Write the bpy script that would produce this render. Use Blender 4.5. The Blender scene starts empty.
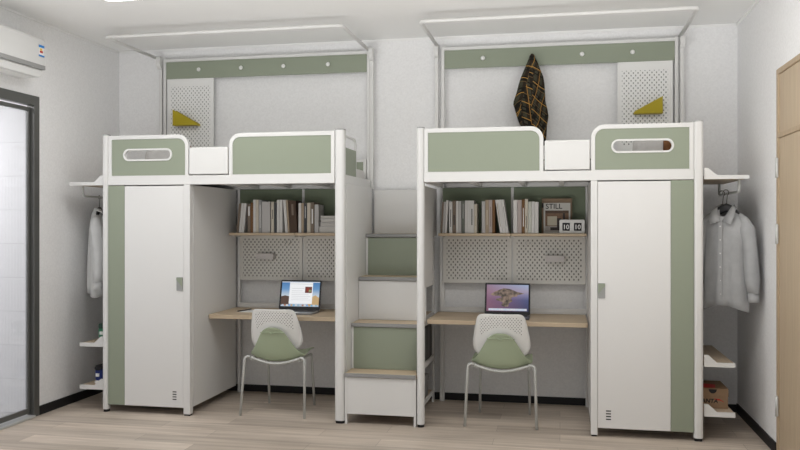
import bpy, bmesh, math, random
from mathutils import Vector, Matrix
random.seed(7)
PI = math.pi
SC = bpy.context.scene
COL = SC.collection

# ------------------------------------------------------------------ camera, world, light, exposure
cam_d = bpy.data.cameras.new('camera'); cam = bpy.data.objects.new('camera', cam_d); COL.objects.link(cam)
cam_d.sensor_width = 36.0; cam_d.lens = 804 / 800 * 36.0; cam_d.shift_y = -1.5 / 800
cam_d.clip_start = 0.05
cam.location = (0, 0, 1.5); cam.rotation_euler = (PI / 2, 0, math.radians(11.255))
SC.camera = cam
wd = bpy.data.worlds.new('daylight'); SC.world = wd; wd.use_nodes = True
bg = wd.node_tree.nodes['Background']; bg.inputs[0].default_value = (1.0, 0.99, 0.975, 1); 
bg.inputs[1].default_value = 1.0
_nt = wd.node_tree; _tc = _nt.nodes.new('ShaderNodeTexCoord'); _sx = _nt.nodes.new('ShaderNodeSeparateXYZ'); _mr = _nt.nodes.new('ShaderNodeMapRange')
_nt.links.new(_tc.outputs['Generated'], _sx.inputs[0]); _nt.links.new(_sx.outputs[0], _mr.inputs[0])
_mr.inputs[1].default_value = -1; _mr.inputs[2].default_value = 1; _mr.inputs[3].default_value = 1.85; _mr.inputs[4].default_value = 0.45   # brighter on the glass door's side
_mz = _nt.nodes.new('ShaderNodeMapRange'); _nt.links.new(_sx.outputs[2], _mz.inputs[0]); _mu = _nt.nodes.new('ShaderNodeMath'); _mu.operation = 'MULTIPLY'
_mz.inputs[1].default_value = -0.5; _mz.inputs[2].default_value = -0.05; _mz.inputs[3].default_value = 2.7; _mz.inputs[4].default_value = 0.50   # added glow below the horizon, lifts the ceiling
_nt.links.new(_mr.outputs[0], _mu.inputs[0]); _nt.links.new(_mz.outputs[0], _mu.inputs[1]); _nt.links.new(_mu.outputs[0], bg.inputs[1])
SC.view_settings.view_transform = 'Standard'; SC.view_settings.look = 'None'
SC.view_settings.exposure = 0.0; SC.view_settings.gamma = 1.0; SC.view_settings.use_curve_mapping = False

def area(name, loc, rot, sx, sy, power, color=(1, 1, 1)):
    d = bpy.data.lights.new(name, 'AREA'); d.shape = 'RECTANGLE'; d.size = sx; d.size_y = sy
    d.energy = power; d.color = color
    o = bpy.data.objects.new(name, d); COL.objects.link(o); o.location = loc; o.rotation_euler = rot
    return o
PANEL = 7.5      # emission strength of the ceiling panel in view
area('ceiling_fill_light', (0.1, 4.2, 3.07), (0, 0, 0), 1.2, 0.6, 15, (1, 0.985, 0.96))  # unseen overhead fill, added for more light from above
area('bathroom_fill_light', (-5.0, 4.6, 2.6), (0, 0, 0), 0.8, 0.8, 42, (1, 0.98, 1.0))  # unseen fill added to brighten the tiled room and the glass pane

# ------------------------------------------------------------------ materials
def mat(name, col, rough=0.5, spec=0.4, metal=0.0, noise=0.0, nscale=40.0, bump=0.0, bscale=200.0):
    m = bpy.data.materials.new(name); m.use_nodes = True
    nt = m.node_tree; b = nt.nodes['Principled BSDF']
    b.inputs['Base Color'].default_value = (*col, 1); b.inputs['Roughness'].default_value = rough
    b.inputs['Metallic'].default_value = metal; b.inputs['Specular IOR Level'].default_value = spec
    tc = nt.nodes.new('ShaderNodeTexCoord')
    if noise > 0:
        n = nt.nodes.new('ShaderNodeTexNoise'); n.inputs['Scale'].default_value = nscale; n.inputs['Detail'].default_value = 4
        nt.links.new(tc.outputs['Object'], n.inputs['Vector'])
        r = nt.nodes.new('ShaderNodeMapRange'); r.inputs[1].default_value = 0.25; r.inputs[2].default_value = 0.75
        r.inputs[3].default_value = 1 - noise; r.inputs[4].default_value = 1 + noise
        nt.links.new(n.outputs['Fac'], r.inputs[0])
        mx = nt.nodes.new('ShaderNodeVectorMath'); mx.operation = 'SCALE'; mx.inputs[0].default_value = col
        nt.links.new(r.outputs[0], mx.inputs['Scale']); nt.links.new(mx.outputs[0], b.inputs['Base Color'])
    if bump > 0:
        n2 = nt.nodes.new('ShaderNodeTexNoise'); n2.inputs['Scale'].default_value = bscale; n2.inputs['Detail'].default_value = 3
        nt.links.new(tc.outputs['Object'], n2.inputs['Vector'])
        bp = nt.nodes.new('ShaderNodeBump'); bp.inputs['Strength'].default_value = bump; bp.inputs['Distance'].default_value = 0.01
        nt.links.new(n2.outputs['Fac'], bp.inputs['Height']); nt.links.new(bp.outputs[0], b.inputs['Normal'])
    return m

def emit(name, col, s=1.0):
    m = bpy.data.materials.new(name); m.use_nodes = True; nt = m.node_tree
    b = nt.nodes['Principled BSDF']; b.inputs['Base Color'].default_value = (0.02, 0.02, 0.02, 1); b.inputs['Roughness'].default_value = 0.25
    b.inputs['Emission Color'].default_value = (*col, 1); b.inputs['Emission Strength'].default_value = s
    return m

def wood(name, c0, c1, axis=0, scale=1.0, rough=0.5):
    m = bpy.data.materials.new(name); m.use_nodes = True; nt = m.node_tree; b = nt.nodes['Principled BSDF']
    tc = nt.nodes.new('ShaderNodeTexCoord'); mp = nt.nodes.new('ShaderNodeMapping')
    sc = [34 * scale, 34 * scale, 34 * scale]; sc[axis] = 1.6 * scale; mp.inputs['Scale'].default_value = sc
    n = nt.nodes.new('ShaderNodeTexNoise'); n.inputs['Scale'].default_value = 1.0; n.inputs['Detail'].default_value = 5; n.inputs['Distortion'].default_value = 0.6
    cr = nt.nodes.new('ShaderNodeValToRGB'); cr.color_ramp.elements[0].color = (*c0, 1); cr.color_ramp.elements[1].color = (*c1, 1)
    cr.color_ramp.elements[0].position = 0.3; cr.color_ramp.elements[1].position = 0.7
    nt.links.new(tc.outputs['Object'], mp.inputs[0]); nt.links.new(mp.outputs[0], n.inputs['Vector'])
    nt.links.new(n.outputs['Fac'], cr.inputs[0]); nt.links.new(cr.outputs[0], b.inputs['Base Color'])
    b.inputs['Roughness'].default_value = rough; b.inputs['Specular IOR Level'].default_value = 0.3
    return m

def math_node(nt, op, a, b=None, c=None):
    n = nt.nodes.new('ShaderNodeMath'); n.operation = op
    for i, v in enumerate((a, b, c)):
        if v is None: continue
        if isinstance(v, (int, float)): n.inputs[i].default_value = v
        else: nt.links.new(v, n.inputs[i])
    return n.outputs[0]

def perforated(name, col, hole, dx, dz, w, h, x0, x1, z0, z1, parabola=None, rough=0.5):
    """staggered slots in the sheet, in the part's own coordinates (x across, z up)"""
    m = mat(name, col, rough); nt = m.node_tree; b = nt.nodes['Principled BSDF']
    tc = nt.nodes.new('ShaderNodeTexCoord'); sp = nt.nodes.new('ShaderNodeSeparateXYZ'); nt.links.new(tc.outputs['Object'], sp.inputs[0])
    x, z = sp.outputs[0], sp.outputs[2]
    row = math_node(nt, 'DIVIDE', math_node(nt, 'SUBTRACT', z, z0), dz)
    ri = math_node(nt, 'FLOOR', row); rf = math_node(nt, 'SUBTRACT', row, ri)
    odd = math_node(nt, 'FLOORED_MODULO', ri, 2.0)
    cx = math_node(nt, 'ADD', math_node(nt, 'DIVIDE', math_node(nt, 'SUBTRACT', x, x0), dx), math_node(nt, 'MULTIPLY', odd, 0.5))
    cf = math_node(nt, 'SUBTRACT', cx, math_node(nt, 'FLOOR', cx))
    ax = math_node(nt, 'MULTIPLY', math_node(nt, 'ABSOLUTE', math_node(nt, 'SUBTRACT', cf, 0.5)), 2 * dx / w)
    az = math_node(nt, 'MULTIPLY', math_node(nt, 'ABSOLUTE', math_node(nt, 'SUBTRACT', rf, 0.5)), 2 * dz / h)
    r4 = math_node(nt, 'ADD', math_node(nt, 'POWER', ax, 4.0), math_node(nt, 'POWER', az, 4.0))
    msk = math_node(nt, 'LESS_THAN', r4, 1.0)
    for v, op, t in ((x, 'GREATER_THAN', x0), (x, 'LESS_THAN', x1), (z, 'GREATER_THAN', z0), (z, 'LESS_THAN', z1)):
        msk = math_node(nt, 'MULTIPLY', msk, math_node(nt, op, v, t))
    if parabola:
        zc, k, zt, kt = parabola
        x2 = math_node(nt, 'MULTIPLY', x, x)
        msk = math_node(nt, 'MULTIPLY', msk, math_node(nt, 'GREATER_THAN', math_node(nt, 'ADD', z, math_node(nt, 'MULTIPLY', x2, k)), zc))
        msk = math_node(nt, 'MULTIPLY', msk, math_node(nt, 'LESS_THAN', math_node(nt, 'ADD', z, math_node(nt, 'MULTIPLY', x2, kt)), zt))
    mx = nt.nodes.new('ShaderNodeMix'); mx.data_type = 'RGBA'
    nt.links.new(msk, mx.inputs[0]); mx.inputs[6].default_value = (*col, 1); mx.inputs[7].default_value = (*hole, 1)
    nt.links.new(mx.outputs[2], b.inputs['Base Color'])
    return m

M = {}
M['wall'] = mat('wall_paint', (0.86, 0.86, 0.862), 0.85, 0.2, noise=0.05, nscale=70, bump=0.2, bscale=260)
M['ceiling'] = mat('ceiling_paint', (0.86, 0.86, 0.85), 0.9, 0.15)
M['white'] = mat('white_powder_coat', (0.735, 0.733, 0.72), 0.42, 0.35)
M['door_white'] = mat('white_door_sheet', (0.76, 0.757, 0.745), 0.4, 0.35)
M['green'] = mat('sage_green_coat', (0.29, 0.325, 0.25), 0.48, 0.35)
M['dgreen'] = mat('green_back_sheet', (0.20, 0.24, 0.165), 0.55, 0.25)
M['black'] = mat('black_rubber', (0.012, 0.012, 0.013), 0.55, 0.3)
M['dark_frame'] = mat('dark_anodised_frame', (0.12, 0.122, 0.115), 0.32, 0.5, 0.35)
M['grey_edge'] = mat('grey_edge_strip', (0.30, 0.30, 0.295), 0.5)
M['steel'] = mat('pale_steel', (0.62, 0.63, 0.62), 0.35, 0.5, 0.4)
M['oak'] = wood('light_oak', (0.52, 0.41, 0.285), (0.60, 0.485, 0.345), 0)
M['oak_y'] = wood('light_oak_lengthwise', (0.46, 0.36, 0.26), (0.55, 0.44, 0.32), 1)
M['door_wood'] = wood('beige_door_veneer', (0.49, 0.385, 0.268), (0.555, 0.445, 0.315), 2, 1.2, 0.45)
M['frame_wood'] = wood('beige_frame_veneer', (0.44, 0.335, 0.22), (0.50, 0.385, 0.26), 2, 1.2, 0.45)
M['yellow'] = mat('mustard_yellow', (0.42, 0.33, 0.012), 0.5, 0.3)
M['mattress'] = mat('mattress_cloth', (0.72, 0.71, 0.69), 0.9, 0.1, bump=0.2, bscale=400)
M['pillow'] = mat('grey_pillow_cloth', (0.60, 0.585, 0.57), 0.95, 0.1, noise=0.12, nscale=9, bump=0.3, bscale=40)
M['brown_cushion'] = mat('brown_cushion_cloth', (0.22, 0.10, 0.045), 0.85, 0.15)
M['plastic_white'] = mat('white_plastic', (0.80, 0.80, 0.78), 0.4, 0.4)
M['chair_green'] = mat('green_plastic', (0.36, 0.42, 0.29), 0.42, 0.4)
M['tube'] = mat('grey_white_tube', (0.52, 0.53, 0.51), 0.35, 0.5)
M['shirt_grey'] = mat('grey_shirt_cloth', (0.40, 0.405, 0.41), 0.95, 0.1, noise=0.10, nscale=10, bump=0.9, bscale=16)
M['shirt_white'] = mat('white_shirt_cloth', (0.72, 0.73, 0.73), 0.95, 0.1, noise=0.05, nscale=14, bump=0.3, bscale=22)
M['hanger'] = mat('dark_hanger', (0.03, 0.03, 0.032), 0.5)
M['wire'] = mat('dark_wire', (0.14, 0.135, 0.12), 0.35, 0.5, 0.7)
M['button'] = mat('pale_button', (0.7, 0.7, 0.68), 0.4)
M['cardboard'] = mat('brown_cardboard', (0.30, 0.20, 0.125), 0.85, 0.1, noise=0.06)
M['red'] = mat('red_print', (0.50, 0.025, 0.02), 0.6)
M['ink'] = mat('black_print', (0.015, 0.015, 0.016), 0.6)
M['paper'] = mat('white_paper', (0.85, 0.85, 0.84), 0.8, 0.1)
M['laptop'] = mat('space_grey_aluminium', (0.10, 0.105, 0.12), 0.35, 0.5, 0.6)
M['bezel'] = mat('black_glass', (0.008, 0.008, 0.01), 0.15, 0.5)
M['keys'] = mat('black_keys', (0.015, 0.015, 0.017), 0.5)
M['box_grey'] = mat('warm_grey_tray', (0.55, 0.52, 0.505), 0.5)
M['slot'] = mat('dark_slot', (0.02, 0.02, 0.02), 0.7)
M['tile'] = None

def floor_mat():
    m = bpy.data.materials.new('greige_plank_floor'); m.use_nodes = True; nt = m.node_tree; b = nt.nodes['Principled BSDF']
    tc = nt.nodes.new('ShaderNodeTexCoord')
    br = nt.nodes.new('ShaderNodeTexBrick'); br.inputs['Scale'].default_value = 1; br.inputs['Mortar Size'].default_value = 0.0012
    br.inputs['Brick Width'].default_value = 1.22; br.inputs['Row Height'].default_value = 0.182; br.offset = 0.37
    br.inputs['Color1'].default_value = (0.80, 0.79, 0.78, 1); br.inputs['Color2'].default_value = (1.14, 1.14, 1.14, 1); br.inputs['Mortar'].default_value = (0.5, 0.48, 0.46, 1)
    br.inputs['Bias'].default_value = 0.0
    nt.links.new(tc.outputs['Object'], br.inputs['Vector'])
    mp = nt.nodes.new('ShaderNodeMapping'); mp.inputs['Scale'].default_value = (1.3, 22, 1)
    n = nt.nodes.new('ShaderNodeTexNoise'); n.inputs['Scale'].default_value = 1; n.inputs['Detail'].default_value = 6; n.inputs['Distortion'].default_value = 0.8
    nt.links.new(tc.outputs['Object'], mp.inputs[0]); nt.links.new(mp.outputs[0], n.inputs['Vector'])
    cr = nt.nodes.new('ShaderNodeValToRGB')
    e = cr.color_ramp.elements; e[0].position = 0.28; e[0].color = (0.43, 0.36, 0.297, 1); e[1].position = 0.72; e[1].color = (0.63, 0.55, 0.47, 1)
    nt.links.new(n.outputs['Fac'], cr.inputs[0])
    mp2 = nt.nodes.new('ShaderNodeMapping'); mp2.inputs['Scale'].default_value = (0.7, 3.0, 1)
    n2 = nt.nodes.new('ShaderNodeTexNoise'); n2.inputs['Scale'].default_value = 1.6; n2.inputs['Detail'].default_value = 3
    nt.links.new(tc.outputs['Object'], mp2.inputs[0]); nt.links.new(mp2.outputs[0], n2.inputs['Vector'])
    r2 = nt.nodes.new('ShaderNodeMapRange'); r2.inputs[1].default_value = 0.3; r2.inputs[2].default_value = 0.7; r2.inputs[3].default_value = 0.88; r2.inputs[4].default_value = 1.1
    nt.links.new(n2.outputs['Fac'], r2.inputs[0])
    mx = nt.nodes.new('ShaderNodeMix'); mx.data_type = 'RGBA'; mx.blend_type = 'MULTIPLY'; mx.inputs[0].default_value = 1
    nt.links.new(cr.outputs[0], mx.inputs[6]); nt.links.new(br.outputs['Color'], mx.inputs[7])
    sc = nt.nodes.new('ShaderNodeVectorMath'); sc.operation = 'SCALE'
    nt.links.new(mx.outputs[2], sc.inputs[0]); nt.links.new(r2.outputs[0], sc.inputs['Scale'])
    nt.links.new(sc.outputs[0], b.inputs['Base Color'])
    b.inputs['Roughness'].default_value = 0.48; b.inputs['Specular IOR Level'].default_value = 0.35
    return m
M['floor'] = floor_mat()

def tile_mat():
    m = bpy.data.materials.new('white_wall_tile'); m.use_nodes = True; nt = m.node_tree; b = nt.nodes['Principled BSDF']
    tc = nt.nodes.new('ShaderNodeTexCoord'); sp = nt.nodes.new('ShaderNodeSeparateXYZ'); cb = nt.nodes.new('ShaderNodeCombineXYZ')
    nt.links.new(tc.outputs['Object'], sp.inputs[0]); nt.links.new(sp.outputs[0], cb.inputs[0]); nt.links.new(sp.outputs[2], cb.inputs[1])
    br = nt.nodes.new('ShaderNodeTexBrick'); br.offset = 0; br.inputs['Scale'].default_value = 1; br.inputs['Mortar Size'].default_value = 0.003
    br.inputs['Brick Width'].default_value = 0.6; br.inputs['Row Height'].default_value = 0.268
    br.inputs['Color1'].default_value = (0.74, 0.735, 0.75, 1); br.inputs['Color2'].default_value = (0.76, 0.755, 0.77, 1); br.inputs['Mortar'].default_value = (0.55, 0.55, 0.56, 1)
    nt.links.new(cb.outputs[0], br.inputs['Vector']); nt.links.new(br.outputs['Color'], b.inputs['Base Color']); b.inputs['Roughness'].default_value = 0.35
    return m
M['tile'] = tile_mat()

def glass_mat():
    m = bpy.data.materials.new('ribbed_door_glass'); m.use_nodes = True; nt = m.node_tree
    for n in list(nt.nodes):
        if n.type == 'BSDF_PRINCIPLED': nt.nodes.remove(n)
    out = [n for n in nt.nodes if n.type == 'OUTPUT_MATERIAL'][0]
    tr = nt.nodes.new('ShaderNodeBsdfTransparent'); tr.inputs[0].default_value = (0.93, 0.94, 0.94, 1)
    gl = nt.nodes.new('ShaderNodeBsdfGlossy'); gl.inputs['Roughness'].default_value = 0.08
    tl = nt.nodes.new('ShaderNodeBsdfTranslucent'); tl.inputs[0].default_value = (0.9, 0.9, 0.92, 1)
    mx = nt.nodes.new('ShaderNodeMixShader'); mx.inputs[0].default_value = 0.3
    tc = nt.nodes.new('ShaderNodeTexCoord'); w = nt.nodes.new('ShaderNodeTexWave'); w.bands_direction = 'Y'; w.inputs['Scale'].default_value = 9
    nt.links.new(tc.outputs['Object'], w.inputs[0])
    r = nt.nodes.new('ShaderNodeMapRange'); r.inputs[3].default_value = 0.16; r.inputs[4].default_value = 0.20; nt.links.new(w.outputs['Fac'], r.inputs[0])
    nt.links.new(r.outputs[0], mx.inputs[0])
    nt.links.new(tr.outputs[0], mx.inputs[1]); nt.links.new(tl.outputs[0], mx.inputs[2])
    m2 = nt.nodes.new('ShaderNodeMixShader'); m2.inputs[0].default_value = 0.06
    nt.links.new(mx.outputs[0], m2.inputs[1]); nt.links.new(gl.outputs[0], m2.inputs[2]); nt.links.new(m2.outputs[0], out.inputs[0])
    return m
M['glass'] = glass_mat()

def plaid_mat():
    m = bpy.data.materials.new('dark_plaid_flannel'); m.use_nodes = True; nt = m.node_tree; b = nt.nodes['Principled BSDF']
    uv = nt.nodes.new('ShaderNodeUVMap'); uv.uv_map = 'cloth'
    nz = nt.nodes.new('ShaderNodeTexNoise'); nz.inputs['Scale'].default_value = 3.0; nt.links.new(uv.outputs[0], nz.inputs['Vector'])
    ad = nt.nodes.new('ShaderNodeVectorMath'); ad.operation = 'MULTIPLY_ADD'; ad.inputs[1].default_value = (0.04, 0.04, 0); nt.links.new(nz.outputs['Color'], ad.inputs[0]); nt.links.new(uv.outputs[0], ad.inputs[2])
    sp = nt.nodes.new('ShaderNodeSeparateXYZ'); nt.links.new(ad.outputs[0], sp.inputs[0])
    def band(v, period, width, off):
        q = math_node(nt, 'FRACT', math_node(nt, 'ADD', math_node(nt, 'DIVIDE', v, period), off))
        return math_node(nt, 'LESS_THAN', q, width)
    def mixc(f, a, c):
        x = nt.nodes.new('ShaderNodeMix'); x.data_type = 'RGBA'; nt.links.new(f, x.inputs[0])
        if isinstance(a, tuple): x.inputs[6].default_value = (*a, 1)
        else: nt.links.new(a, x.inputs[6])
        x.inputs[7].default_value = (*c, 1); return x.outputs[2]
    c = mixc(band(sp.outputs[0], 0.05, 0.45, 0.0), (0.032, 0.024, 0.017), (0.050, 0.050, 0.032))
    c = mixc(band(sp.outputs[1], 0.10, 0.4, 0.2), c, (0.016, 0.015, 0.013))
    c = mixc(math_node(nt, 'MULTIPLY', band(sp.outputs[1], 0.05, 0.4, 0.2), band(sp.outputs[0], 0.05, 0.5, 0.1)), c, (0.060, 0.056, 0.040))
    c = mixc(band(sp.outputs[1], 0.125, 0.045, 0.0), c, (0.50, 0.27, 0.06))
    c = mixc(band(sp.outputs[0], 0.085, 0.05, 0.3), c, (0.40, 0.21, 0.05))
    c = mixc(band(sp.outputs[1], 0.15, 0.02, 0.55), c, (0.22, 0.14, 0.06))
    nt.links.new(c, b.inputs['Base Color']); b.inputs['Roughness'].default_value = 0.95; b.inputs['Specular IOR Level'].default_value = 0.1
    return m
M['plaid'] = plaid_mat()

# ------------------------------------------------------------------ mesh helpers
class MB:
    """collects shapes; becomes one mesh object"""
    def __init__(s): s.b = bmesh.new()
    def box(s, x0, x1, y0, y1, z0, z1, mi=0):
        x0, x1 = sorted((x0, x1)); y0, y1 = sorted((y0, y1)); z0, z1 = sorted((z0, z1))
        v = [s.b.verts.new(p) for p in ((x0, y0, z0), (x1, y0, z0), (x1, y1, z0), (x0, y1, z0), (x0, y0, z1), (x1, y0, z1), (x1, y1, z1), (x0, y1, z1))]
        for f in ((0, 3, 2, 1), (4, 5, 6, 7), (0, 1, 5, 4), (1, 2, 6, 5), (2, 3, 7, 6), (3, 0, 4, 7)):
            q = s.b.faces.new([v[i] for i in f]); q.material_index = mi
        return s
    def tube(s, pts, r, seg=10, closed=False, cap=True, flat=1.0):
        pts = [Vector(p) for p in pts]; n = len(pts); rings = []; up = None
        for i, p in enumerate(pts):
            a = pts[i - 1] if (i > 0 or closed) else p; c = pts[(i + 1) % n] if (i < n - 1 or closed) else p
            t = (c - a).normalized()
            if up is None:
                up = Vector((0, 0, 1)) if abs(t.z) < 0.9 else Vector((0, 1, 0))
            s1 = t.cross(up).normalized(); up = s1.cross(t).normalized()
            rr = r[i] if isinstance(r, (list, tuple)) else r
            rings.append([s.b.verts.new(p + s1 * math.cos(2 * PI * k / seg) * rr + up * math.sin(2 * PI * k / seg) * rr * flat) for k in range(seg)])
        m = n if closed else n - 1
        for i in range(m):
            A, B = rings[i], rings[(i + 1) % n]
            for k in range(seg):
                f = s.b.faces.new((A[k], A[(k + 1) % seg], B[(k + 1) % seg], B[k])); f.smooth = True
        if cap and not closed: s.b.faces.new(rings[0][::-1]); s.b.faces.new(rings[-1])
        return s
    def loft(s, rings, cap=True, smooth=True):
        R = [[s.b.verts.new(p) for p in r] for r in rings]; n = len(rings[0])
        for A, B in zip(R, R[1:]):
            for k in range(n):
                f = s.b.faces.new((A[k], A[(k + 1) % n], B[(k + 1) % n], B[k])); f.smooth = smooth
        if cap: s.b.faces.new(R[0][::-1]); s.b.faces.new(R[-1])
        return s
    def grid(s, P, smooth=True):
        V = [[s.b.verts.new(p) for p in r] for r in P]
        for A, B in zip(V, V[1:]):
            for k in range(len(A) - 1):
                f = s.b.faces.new((A[k], A[k + 1], B[k + 1], B[k])); f.smooth = smooth
        return V
    def plate(s, loops, y0, y1, ax='XZ', mi=0):
        """flat plate bounded by 2-D loops (first the outline, then holes), extruded from y0 to y1"""
        def P(a, c, d):
            return {'XZ': (a, d, c), 'XY': (a, c, d), 'YZ': (d, a, c)}[ax]
        fr = []; bk = []
        for L in loops:
            fr.append([s.b.verts.new(P(a, c, y0)) for a, c in L]); bk.append([s.b.verts.new(P(a, c, y1)) for a, c in L])
        nf = []
        for side in (fr, bk):
            if len(loops) == 1:
                nf.append(s.b.faces.new(side[0]))
            else:
                ed = []
                for L in side:
                    for k in range(len(L)):
                        ed.append(s.b.edges.new((L[k], L[(k + 1) % len(L)])))
                g = bmesh.ops.triangle_fill(s.b, edges=ed, use_beauty=True, use_dissolve=False)
                nf += [x for x in g['geom'] if isinstance(x, bmesh.types.BMFace)]
        for A, B in zip(fr, bk):
            for k in range(len(A)):
                nf.append(s.b.faces.new((A[k], A[(k + 1) % len(A)], B[(k + 1) % len(A)], B[k])))
        for f in nf: f.material_index = mi
        return s

def rrect(x0, x1, z0, z1, r, n=6):
    """rounded rectangle; r = (tl, tr, br, bl)"""
    if isinstance(r, (int, float)): r = (r,) * 4
    pts = []
    for (cx, cz, rad, a0) in ((x0, z1, r[0], 180), (x1, z1, r[1], 90), (x1, z0, r[2], 0), (x0, z0, r[3], -90)):
        sx = 1 if cx == x0 else -1; sz = 1 if cz == z0 else -1
        if rad < 1e-4: pts.append((cx, cz)); continue
        for k in range(n + 1):
            a = math.radians(a0 - 90 * k / n)
            pts.append((cx + sx * rad + rad * math.cos(a), cz + sz * rad + rad * math.sin(a)))
    return pts

def arc_path(pts, r, n=6):
    """polyline with rounded corners"""
    P = [Vector(p) for p in pts]; out = [P[0]]
    for i in range(1, len(P) - 1):
        a = (P[i - 1] - P[i]).normalized(); c = (P[i + 1] - P[i]).normalized()
        A = P[i] + a * r; B = P[i] + c * r
        for k in range(n + 1):
            t = k / n; out.append((1 - t) ** 2 * A + 2 * t * (1 - t) * P[i] + t * t * B)
    out.append(P[-1]); return out

def origin_of(p):
    v = Vector((0, 0, 0))
    while p is not None: v = v + p.location; p = p.parent
    return v

def obj(name, mb, m, parent=None, world=True, bevel=0.0, solid=0.0, subsurf=0, seg=2):
    me = bpy.data.meshes.new(name)
    bmesh.ops.recalc_face_normals(mb.b, faces=mb.b.faces[:])
    if parent is not None and world:
        bmesh.ops.translate(mb.b, verts=mb.b.verts[:], vec=-origin_of(parent))
    loc = Vector((0, 0, 0))
    xs = [v.co for v in mb.b.verts]
    lo = Vector([min(p[i] for p in xs) for i in range(3)]); hi = Vector([max(p[i] for p in xs) for i in range(3)])
    loc = Vector(((lo.x + hi.x) / 2, (lo.y + hi.y) / 2, lo.z))
    if name in ('floor', 'ceiling') or not CENTER: loc = Vector((0, 0, 0))
    bmesh.ops.translate(mb.b, verts=mb.b.verts[:], vec=-loc)
    mb.b.to_mesh(me); mb.b.free()
    for x in (m if isinstance(m, (list, tuple)) else [m]): me.materials.append(x)
    o = bpy.data.objects.new(name, me); COL.objects.link(o); o.location = loc
    if parent is not None: o.parent = parent
    if solid: md = o.modifiers.new('thickness', 'SOLIDIFY'); md.thickness = solid; md.offset = 0
    if bevel: md = o.modifiers.new('bevel', 'BEVEL'); md.width = bevel; md.segments = seg; md.limit_method = 'ANGLE'; md.angle_limit = math.radians(40); md.harden_normals = False
    if subsurf: md = o.modifiers.new('smooth', 'SUBSURF'); md.levels = subsurf; md.render_levels = subsurf
    return o
CENTER = True

def tag(o, label=None, cat=None, group=None, kind=None):
    if label: o['label'] = label
    if cat: o['category'] = cat
    if group: o['group'] = group
    if kind: o['kind'] = kind
    return o
def thing(name, label, cat, loc=(0, 0, 0), rz=0, group=None, ry=0):
    o = bpy.data.objects.new(name, None); COL.objects.link(o); o.location = loc; o.rotation_euler = (0, ry, rz); o.empty_display_size = 0.1
    return tag(o, label, cat, group)
def struct(name, mb, m, parent=None, **k):
    o = obj(name, mb, m, parent, **k)
    if parent is None: o['kind'] = 'structure'
    return o
def dup(root, loc, rz, label, group=None):
    r = root.copy(); COL.objects.link(r); r.location = loc; r.rotation_euler = (0, 0, rz); r['label'] = label
    if group: r['group'] = group
    for ch in list(root.children):
        c = ch.copy(); COL.objects.link(c); c.parent = r
        for g in ch.children:
            d = g.copy(); COL.objects.link(d); d.parent = c
    return r
def text_mb(mb, txt, size, origin, xdir, zdir, depth=0.0006, mi=0, bold=0.0, align='LEFT'):
    cu = bpy.data.curves.new('t', 'FONT'); cu.body = txt; cu.size = size; cu.extrude = depth / 2; cu.offset = bold; cu.align_x = align
    o = bpy.data.objects.new('t', cu); COL.objects.link(o)
    dg = bpy.context.evaluated_depsgraph_get(); me = bpy.data.meshes.new_from_object(o.evaluated_get(dg))
    X = Vector(xdir).normalized(); Z = Vector(zdir).normalized(); N = X.cross(Z)
    V = [mb.b.verts.new(Vector(origin) + X * v.co.x + Z * v.co.y + N * v.co.z) for v in me.vertices]
    for p in me.polygons:
        try: f = mb.b.faces.new([V[i] for i in p.vertices]); f.material_index = mi
        except ValueError: pass
    bpy.data.objects.remove(o); bpy.data.curves.remove(cu); bpy.data.meshes.remove(me)

# ------------------------------------------------------------------ room
XL, XR, YB, ZC = -4.006, 1.385, 6.80, 3.092
YF = 3.4
struct('floor', MB().box(XL - 0.02, XR, YF, YB, -0.1, 0), M['floor'])
struct('ceiling', MB().box(XL - 0.1, XR + 0.1, YF, YB + 0.1, ZC, ZC + 0.1), M['ceiling'])
struct('wall_back', MB().box(XL - 0.1, XR + 0.1, YB, YB + 0.1, 0, ZC), M['wall'])
# left wall with the glass door opening (y DA..DB, up to DZ)
DA, DB, DZ = 3.75, 5.62, 2.49
struct('wall_left', MB().plate([[(YF, 0), (DA, 0), (DA, DZ), (DB, DZ), (DB, 0), (YB, 0), (YB, ZC), (YF, ZC)]], XL - 0.1, XL, 'YZ'), M['wall'])
# right wall with the wooden door opening
RA, RB, RZ = 4.62, 5.61, 2.5
struct('wall_right', MB().plate([[(YF, 0), (RA, 0), (RA, RZ), (RB, RZ), (RB, 0), (YB, 0), (YB, ZC), (YF, ZC)]], XR, XR + 0.1, 'YZ'), M['wall'])
struct('baseboard_back', MB().box(XL + 0.012, XR - 0.012, YB - 0.012, YB, 0, 0.06), M['black'])
struct('baseboard_left', MB().box(XL, XL + 0.012, DB + 0.002, YB - 0.013, 0, 0.07), M['black'])
struct('baseboard_right', MB().box(XR - 0.012, XR, RB + 0.002, YB - 0.013, 0, 0.07), M['black'])
struct('trim_ceiling_back', MB().box(XL, XR, YB - 0.01, YB, ZC - 0.018, ZC), M['ceiling'])
struct('trim_ceiling_left', MB().box(XL, XL + 0.01, YF, YB - 0.011, ZC - 0.018, ZC), M['ceiling'])
struct('trim_ceiling_right', MB().box(XR - 0.01, XR, YF, YB - 0.011, ZC - 0.018, ZC), M['ceiling'])

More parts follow.
